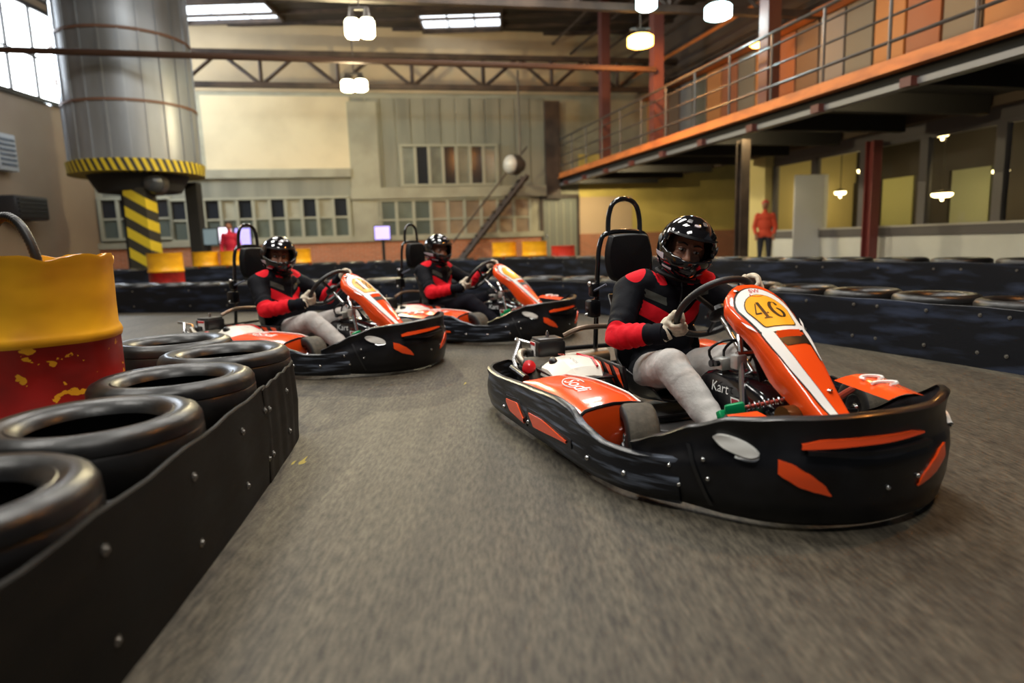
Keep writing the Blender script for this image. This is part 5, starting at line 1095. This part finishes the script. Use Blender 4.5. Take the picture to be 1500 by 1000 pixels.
    # shoes
    for s, sg in (('R', -1), ('L', 1)):
        a = S['an' + s]; sh = MB().cap(a + Vector((-0.01, 0, 0.0)), a + Vector((0.0, 0, -0.03)), 0.05, 0.048).cap(a + Vector((-0.015, 0, -0.025)), a + Vector((0.12, 0.0, 0.035)), 0.044, 0.04).cap(a + Vector((0.06, 0, 0.02)), a + Vector((0.155, 0.0, 0.07)), 0.043, 0.03)
        so = voxel(sh, 'shoe', mat('dark_shoe', (0.02, 0.02, 0.024), 0.6), t, 0.008, 4)
    MB().tube([(S['anR'].x + 0.045, S['anR'].y - 0.035, 0.16), (S['anR'].x + 0.1, S['anR'].y - 0.045, 0.135)], 0.005, 6).build('shoe_stripe', WHITED, t)
    # gloves: palm, four fingers around the rim, thumb over it
    C = Vector((0.765, 0, 0.575)); e1 = Vector((0, 1, 0)); ax = Vector((0.74, 0, -0.67)).normalized(); e2 = Vector((0.67, 0, 0.74)).normalized()
    for s, ang in (('R', math.pi + 0.60), ('L', 0.74)):
        ra = e1 * math.cos(ang) + e2 * math.sin(ang); tg = -e1 * math.sin(ang) + e2 * math.cos(ang); P = C + ra * 0.178; w = S['wr' + s]
        if s == 'R': tg = -tg
        # section plane of the rim: ra points outwards, ax points away from the driver
        def q(r, th, along): return P + (ra * math.cos(th) + (-ax) * math.sin(th)) * r + tg * along
        g = MB(); knu = []
        inw = (w - P).normalized()
        g.cap(w, w.lerp(q(0.04, R(60), 0.0), 0.75), 0.036, 0.038)
        for k in range(4):
            al = -0.034 + 0.023 * k; L = (0.92, 1.0, 0.98, 0.82)[k]; rr = (0.0112, 0.0115, 0.011, 0.0098)[k]
            pts = [q(0.040, R(72), al * 0.9), q(0.036, R(20), al), q(0.032, R(-40 * L), al * 1.02), q(0.030, R(-105 * L), al * 1.02), q(0.031, R(-150 * L), al)]
            for a_, b_ in zip(pts[:-1], pts[1:]): g.cap(a_, b_, rr, rr * 0.95)
            g.cap(w.lerp(pts[0], 0.45), pts[0], 0.017, 0.014)
        base = w.lerp(q(0.04, R(72), 0.0), 0.5); th = [base + tg * 0.03, q(0.034, R(105), 0.052), q(0.032, R(165), 0.056), q(0.031, R(215), 0.045)]
        for a_, b_, r_ in zip(th[:-1], th[1:], (0.015, 0.0135, 0.012)): g.cap(a_, b_, r_, r_ * 0.92)
        voxel(g, 'glove', GLOVE, t, 0.0042, 3, 0.4)
        MB().lathe([(0.034, -0.03), (0.041, -0.025), (0.04, 0.01), (0.034, 0.012)], w.lerp(P, 0.18), (P - w).normalized(), 18).build('glove_cuff', GLOVE, t)
    # head and helmet share a pivot so that the head can turn
    return t
def make_head(parent, pos, yaw, pitch, roll):
    """helmet (visor up), liner and the face inside it, as parts of the person"""
    M_ = Matrix.Translation(pos) @ Matrix.Scale(1.12, 4) @ Matrix.Rotation(yaw, 4, 'Z') @ Matrix.Rotation(pitch, 4, 'Y') @ Matrix.Rotation(roll, 4, 'X')
    def place(o): o.matrix_local = M_; return o
    global HEADM
    if not HEADM:
        HEADM = []
        # head: x = where the face looks
        h = MB().ell((-0.005, 0, 0.01), (0.092, 0.074, 0.112)).ell((0.03, 0, -0.055), (0.058, 0.055, 0.065)).cap((0.082, 0, 0.018), (0.104, 0, -0.024), 0.011, 0.015).cap((0.099, -0.011, -0.026), (0.099, 0.011, -0.026), 0.009, 0.009)
        for s in (-1, 1): h.cap((0.078, s * 0.014, 0.034), (0.066, s * 0.05, 0.032), 0.012, 0.009).cap((0.066, s * 0.045, -0.02), (0.075, s * 0.03, -0.028), 0.017, 0.017).ell((-0.005, s * 0.076, 0.0), (0.018, 0.008, 0.03))
        h.cap((0.082, -0.018, -0.058), (0.082, 0.018, -0.058), 0.009, 0.009).ell((0.062, 0, -0.09), (0.025, 0.03, 0.025)).cap((-0.02, 0, -0.06), (-0.035, 0, -0.15), 0.055, 0.055)
        o = voxel(h, 'head', SKIN, parent, 0.0048, 4, 0.4); HEADM.append(o)
        for s in (-1, 1):
            HEADM.append(MB().ell((0.076, s * 0.031, 0.012), (0.012, 0.0145, 0.0072), nu=14, nv=8).build('eye', mat('eye_white', (0.6, 0.57, 0.52), 0.25), parent))
            HEADM.append(MB().ell((0.0835, s * 0.031 + 0.002, 0.0115), (0.006, 0.0068, 0.0068), nu=12, nv=8).build('iris', mat('dark_iris', (0.012, 0.007, 0.005), 0.15), parent))
            HEADM.append(MB().tube([(0.0905, s * 0.013, 0.036), (0.088, s * 0.033, 0.043), (0.075, s * 0.054, 0.036)], [0.0035, 0.004, 0.0025], 6, smooth=4).build('eyebrow', mat('black_hair', (0.01, 0.007, 0.006), 0.7), parent))
            HEADM.append(MB().tube([(0.083, s * 0.017, 0.017), (0.0885, s * 0.031, 0.0215), (0.077, s * 0.046, 0.016)], 0.003, 6, smooth=4).build('eyelid', mat('eyelid_skin', (0.2, 0.085, 0.05), 0.5), parent))
        HEADM.append(MB().tube([(0.088, -0.018, -0.058), (0.091, 0, -0.0575), (0.088, 0.018, -0.058)], 0.0035, 6, smooth=4).build('mouth', mat('lips', (0.2, 0.06, 0.05), 0.5), parent))
        # shell: sphere grid with a chin bar and an eye port
        def shell(az, el, grow=0.0):
            ca, sa, ce, se = math.cos(az), math.sin(az), math.cos(el), math.sin(el)
            rx, ry, rz = 0.146 + grow, 0.127 + grow, 0.142 + grow
            x, y, z = rx * ce * ca, ry * ce * sa, rz * se
            if ca > 0 and se < 0.1:                          # chin bar pushes forward
                k = max(0, ca) ** 2 * max(0, min(1, (0.15 - se) / 0.6)); x += 0.035 * k
            if se < -0.5: z = max(z, -0.128 - 0.012 * max(0, ca))
            return Vector((x, y, z + 0.012))
        def port(az, el): return abs(az) < R(64) - 0.25 * max(0, el) and R(-11) + 0.14 * (az / R(60)) ** 2 < el < R(28) - 0.12 * (az / R(60)) ** 2
        NU, NV = 96, 56; vid = {}; v = []; f = []
        for i in range(NV + 1):
            el = R(-64) + (R(90) - R(-64)) * i / NV
            for k in range(NU): vid[i, k] = len(v); v.append(shell(-math.pi + 2 * math.pi * k / NU, el))
        for i in range(NV):
            for k in range(NU):
                az = -math.pi + 2 * math.pi * (k + 0.5) / NU; el = R(-64) + (R(90) - R(-64)) * (i + 0.5) / NV
                if not port(az, el): f.append((vid[i, k], vid[i, (k + 1) % NU], vid[i + 1, (k + 1) % NU], vid[i + 1, k]))
        bm = bmesh.new(); vv = [bm.verts.new(p) for p in v]
        for q in f:
            try: bm.faces.new([vv[a] for a in q])
            except ValueError: pass
        bmesh.ops.remove_doubles(bm, verts=bm.verts, dist=1e-5); bmesh.ops.delete(bm, geom=[w for w in bm.verts if not w.link_faces], context='VERTS')
        bmesh.ops.recalc_face_normals(bm, faces=bm.faces); me = bpy.data.meshes.new('helmet'); bm.to_mesh(me); bm.free(); me.materials.append(HELMET)
        ho = bpy.data.objects.new('helmet', me); COL.objects.link(ho); ho.parent = parent; mods(ho, ('SMOOTH', dict(iterations=3, factor=0.5)), ('SOLIDIFY', dict(thickness=0.02, offset=-1)), ('SUBSURF', dict(levels=1))); HEADM.append(ho)
        def strip(name, m, az0, az1, el0, el1, grow, n=24, sm=3, shape=None):
            g = []
            for i in range(n + 1):
                az = az0 + (az1 - az0) * i / n; sc = 1 if shape is None else shape(i / n)
                mid = (el0 + el1) / 2; hh = (el1 - el0) / 2 * sc
                g.append([shell(az, mid - hh, 0.0005)] + [shell(az, mid - hh + 2 * hh * k / sm, grow) for k in range(sm + 1)] + [shell(az, mid + hh, 0.0005)])
            HEADM.append(MB().grid(g).build(name, m, parent, True, 60))
        strip('visor', mat('smoked_visor', (0.008, 0.008, 0.01), 0.05, coat=1.0), R(-66), R(66), R(26), R(43), 0.006, 40, 5, lambda t: 1 - 0.75 * abs(2 * t - 1) ** 4)
        strip('visor_peak', BLACKP, R(-58), R(58), R(23), R(27.5), 0.014, 40, 3, lambda t: 1 - 0.7 * abs(2 * t - 1) ** 3)
        for s in (-1, 1):
            HEADM.append(MB().lathe([(0.02, 0.0), (0.02, 0.006), (0.008, 0.008), (0.0, 0.008)], shell(s * R(78), R(8), -0.001), Vector((0.25, s, 0)), 16).build('visor_pivot', DARKST, parent))
            strip('side_graphic', mat('silver_graphic', (0.55, 0.5, 0.55), 0.2), s * R(55), s * R(110), R(-24), R(-13), 0.0018, 20, 3, lambda t: 1 - 0.8 * t)
            strip('side_graphic', mat('pink_graphic', (0.5, 0.28, 0.35), 0.25), s * R(80), s * R(120), R(-38), R(-31), 0.0018, 16, 2, lambda t: 1 - 0.6 * t)
            strip('top_vent', mat('grey_vent', (0.12, 0.12, 0.13), 0.25), s * R(18), s * R(34), R(52), R(60), 0.008, 8, 3)
            strip('chin_graphic', mat('silver_graphic', (0, 0, 0)), s * R(34), s * R(62), R(-40), R(-36), 0.0018, 12, 2)
        strip('forehead_badge', mat('silver_graphic', (0, 0, 0)), R(-9), R(9), R(47), R(52), 0.008, 10, 3, lambda t: 1 - 0.6 * abs(2 * t - 1) ** 3)
        strip('chin_vent', DARKST, R(-14), R(14), R(-36), R(-30), 0.004, 12, 3)
        HEADM.append(MB().lathe([(0.095, -0.118), (0.105, -0.125), (0.098, -0.135), (0.085, -0.125)], (0.005, 0, 0.012), (0, 0, 1), 32, closed=True).build('neck_roll', LINER, parent))
        HEADM.append(MB().ell((-0.02, 0, 0.012), (0.118, 0.102, 0.115), nu=24, nv=14).build('liner', LINER, parent))
        # the liner is open towards the face
        ln = HEADM[-1].data; bm = bmesh.new(); bm.from_mesh(ln); bmesh.ops.delete(bm, geom=[q for q in bm.faces if q.calc_center_median().x > 0.035], context='FACES'); bm.to_mesh(ln); bm.free()
        for o in HEADM: place(o)
        return
    for o in HEADM:
        c = bpy.data.objects.new(o.name.split('.')[0], o.data); COL.objects.link(c); c.parent = parent; place(c)
HEADM = []
# ------------------------------------------------------------------ place karts and drivers
kart0 = make_kart(); driver0 = make_driver(SK); driver1 = make_driver(SK2)
karts = [(kart0, (0.69, 3.593, 0), R(-73.5), '46', 'leading orange and black go-kart numbered 46'),
         (copy_tree(kart0), (-2.135, 5.61, 0), R(-28.0), '18', 'second orange and black go-kart numbered 18, behind the near tyre barrier'),
         (copy_tree(kart0), (-0.935, 6.95, 0), R(-32.5), '', 'rearmost orange and black go-kart, between the other two')]
people = [driver0, driver1, copy_tree(driver1)]
plab = ['driver of the leading kart in black and red jacket, grey jeans and black helmet', 'driver of the second kart in black and red jacket and pale grey jeans', 'driver of the rearmost kart in black and red jacket and dark trousers']
heads = [((0.375, 0.085, 0.825), R(-24), R(10), R(-16)), ((0.225, 0.0, 0.835), R(-37), R(8), R(-5)), ((0.225, 0.0, 0.835), R(-20), R(10), R(-4))]
for (k, loc, rz, num, lab), p, pl, hd in zip(karts, people, plab, heads):
    k.location = loc; k.rotation_euler = (0, 0, rz); tag(k, lab, 'go-kart', 'go-karts')
    plate = [g for c in k.children if c.name.startswith('steering_fairing') for g in c.children if g.name.startswith('number_plate')][0]
    number_on(k, plate, num)
    p.location = loc; p.rotation_euler = (0, 0, rz); tag(p, pl, 'person', 'kart drivers')
    make_head(p, Vector(hd[0]), hd[1], hd[2], hd[3])
body3 = [c for c in people[2].children if c.name.startswith('body')][0]
body3.material_slots[1].link = 'OBJECT'; body3.material_slots[1].material = DARKTR

# ------------------------------------------------------------------ bystanders far behind
def bystander(u, v, y, lab, coat, legs, capc=None, face=0.0, h=1.72):
    q = at_depth(u, v, y); t = empty('person', (q.x, q.y, 0), face, lab, 'person'); s = h / 1.72; V = lambda *a: Vector(a) * s
    b = MB().ell(V(0, 0, 0.95), V(0.11, 0.165, 0.13)).ell(V(0, 0, 1.15), V(0.115, 0.165, 0.2)).ell(V(0, 0, 1.33), V(0.11, 0.19, 0.12)).cap(V(0, 0, 1.36), V(0.015, 0, 1.5), 0.06, 0.05)
    for k in (-1, 1):
        b.cap(V(0, k * 0.17, 1.38), V(0.0, k * 0.24, 1.1), 0.062, 0.05).cap(V(0, k * 0.24, 1.1), V(0.12, k * 0.2, 0.92), 0.05, 0.038)
        b.cap(V(0, k * 0.09, 0.9), V(0.02, k * 0.1, 0.5), 0.09, 0.06).cap(V(0.02, k * 0.1, 0.5), V(-0.02, k * 0.11, 0.09), 0.058, 0.042)
    o = voxel(b, 'body', coat, t, 0.016, 6); o.data.materials.append(legs)
    for p in o.data.polygons: p.material_index = 1 if p.center.z < 0.86 * s and abs(p.center.y) < 0.2 * s else 0
    voxel(MB().ell(V(0.02, 0, 1.62), V(0.095, 0.075, 0.115)).cap(V(0.1, 0, 1.63), V(0.115, 0, 1.6), 0.012, 0.016), 'head', SKIN, t, 0.01, 3)
    MB().ell(V(0.0, 0, 1.665), V(0.1, 0.083, 0.085)).build('cap' if capc else 'hair', capc or mat('black_hair', (0.01, 0.007, 0.006), 0.7), t)
    for k in (-1, 1):
        voxel(MB().cap(V(-0.03, k * 0.11, 0.05), V(0.14, k * 0.12, 0.045), 0.045, 0.04), 'shoe', mat('dark_shoe', (0, 0, 0)), t, 0.012, 2)
        g = MB().cap(V(0.12, k * 0.2, 0.92), V(0.17, k * 0.19, 0.85), 0.035, 0.03)
        for f in range(4): g.cap(V(0.17, k * (0.165 + 0.017 * f), 0.85), V(0.19, k * (0.165 + 0.017 * f), 0.79), 0.009, 0.008)
        g.cap(V(0.15, k * 0.17, 0.88), V(0.19, k * 0.145, 0.85), 0.011, 0.009); voxel(g, 'hand', SKIN, t, 0.006, 2)
        MB().ell(V(0.1, k * 0.028, 1.635), V(0.012, 0.012, 0.008), nu=8, nv=6).build('eye', mat('dark_iris', (0, 0, 0)), t)
    MB().tube([V(0.105, -0.025, 1.565), V(0.113, 0, 1.565), V(0.105, 0.025, 1.565)], 0.005, 6).build('mouth', mat('lips', (0.2, 0.06, 0.05)), t)
    return t
bystander(340, 380, 16.6, 'person in a crimson coat standing by the glowing monitors', mat('crimson_cloth', (0.5, 0.012, 0.04), 0.8), mat('violet_trousers', (0.12, 0.07, 0.35), 0.8), None, R(-90), 1.62)
bystander(1120, 345, 15.4, 'person in an orange red jacket and red cap behind the outer barrier', mat('orange_red_cloth', (0.62, 0.07, 0.03), 0.8), mat('dark_trousers_b', (0.02, 0.02, 0.03), 0.8), mat('red_cap', (0.55, 0.05, 0.05), 0.7), R(-110), 1.66)
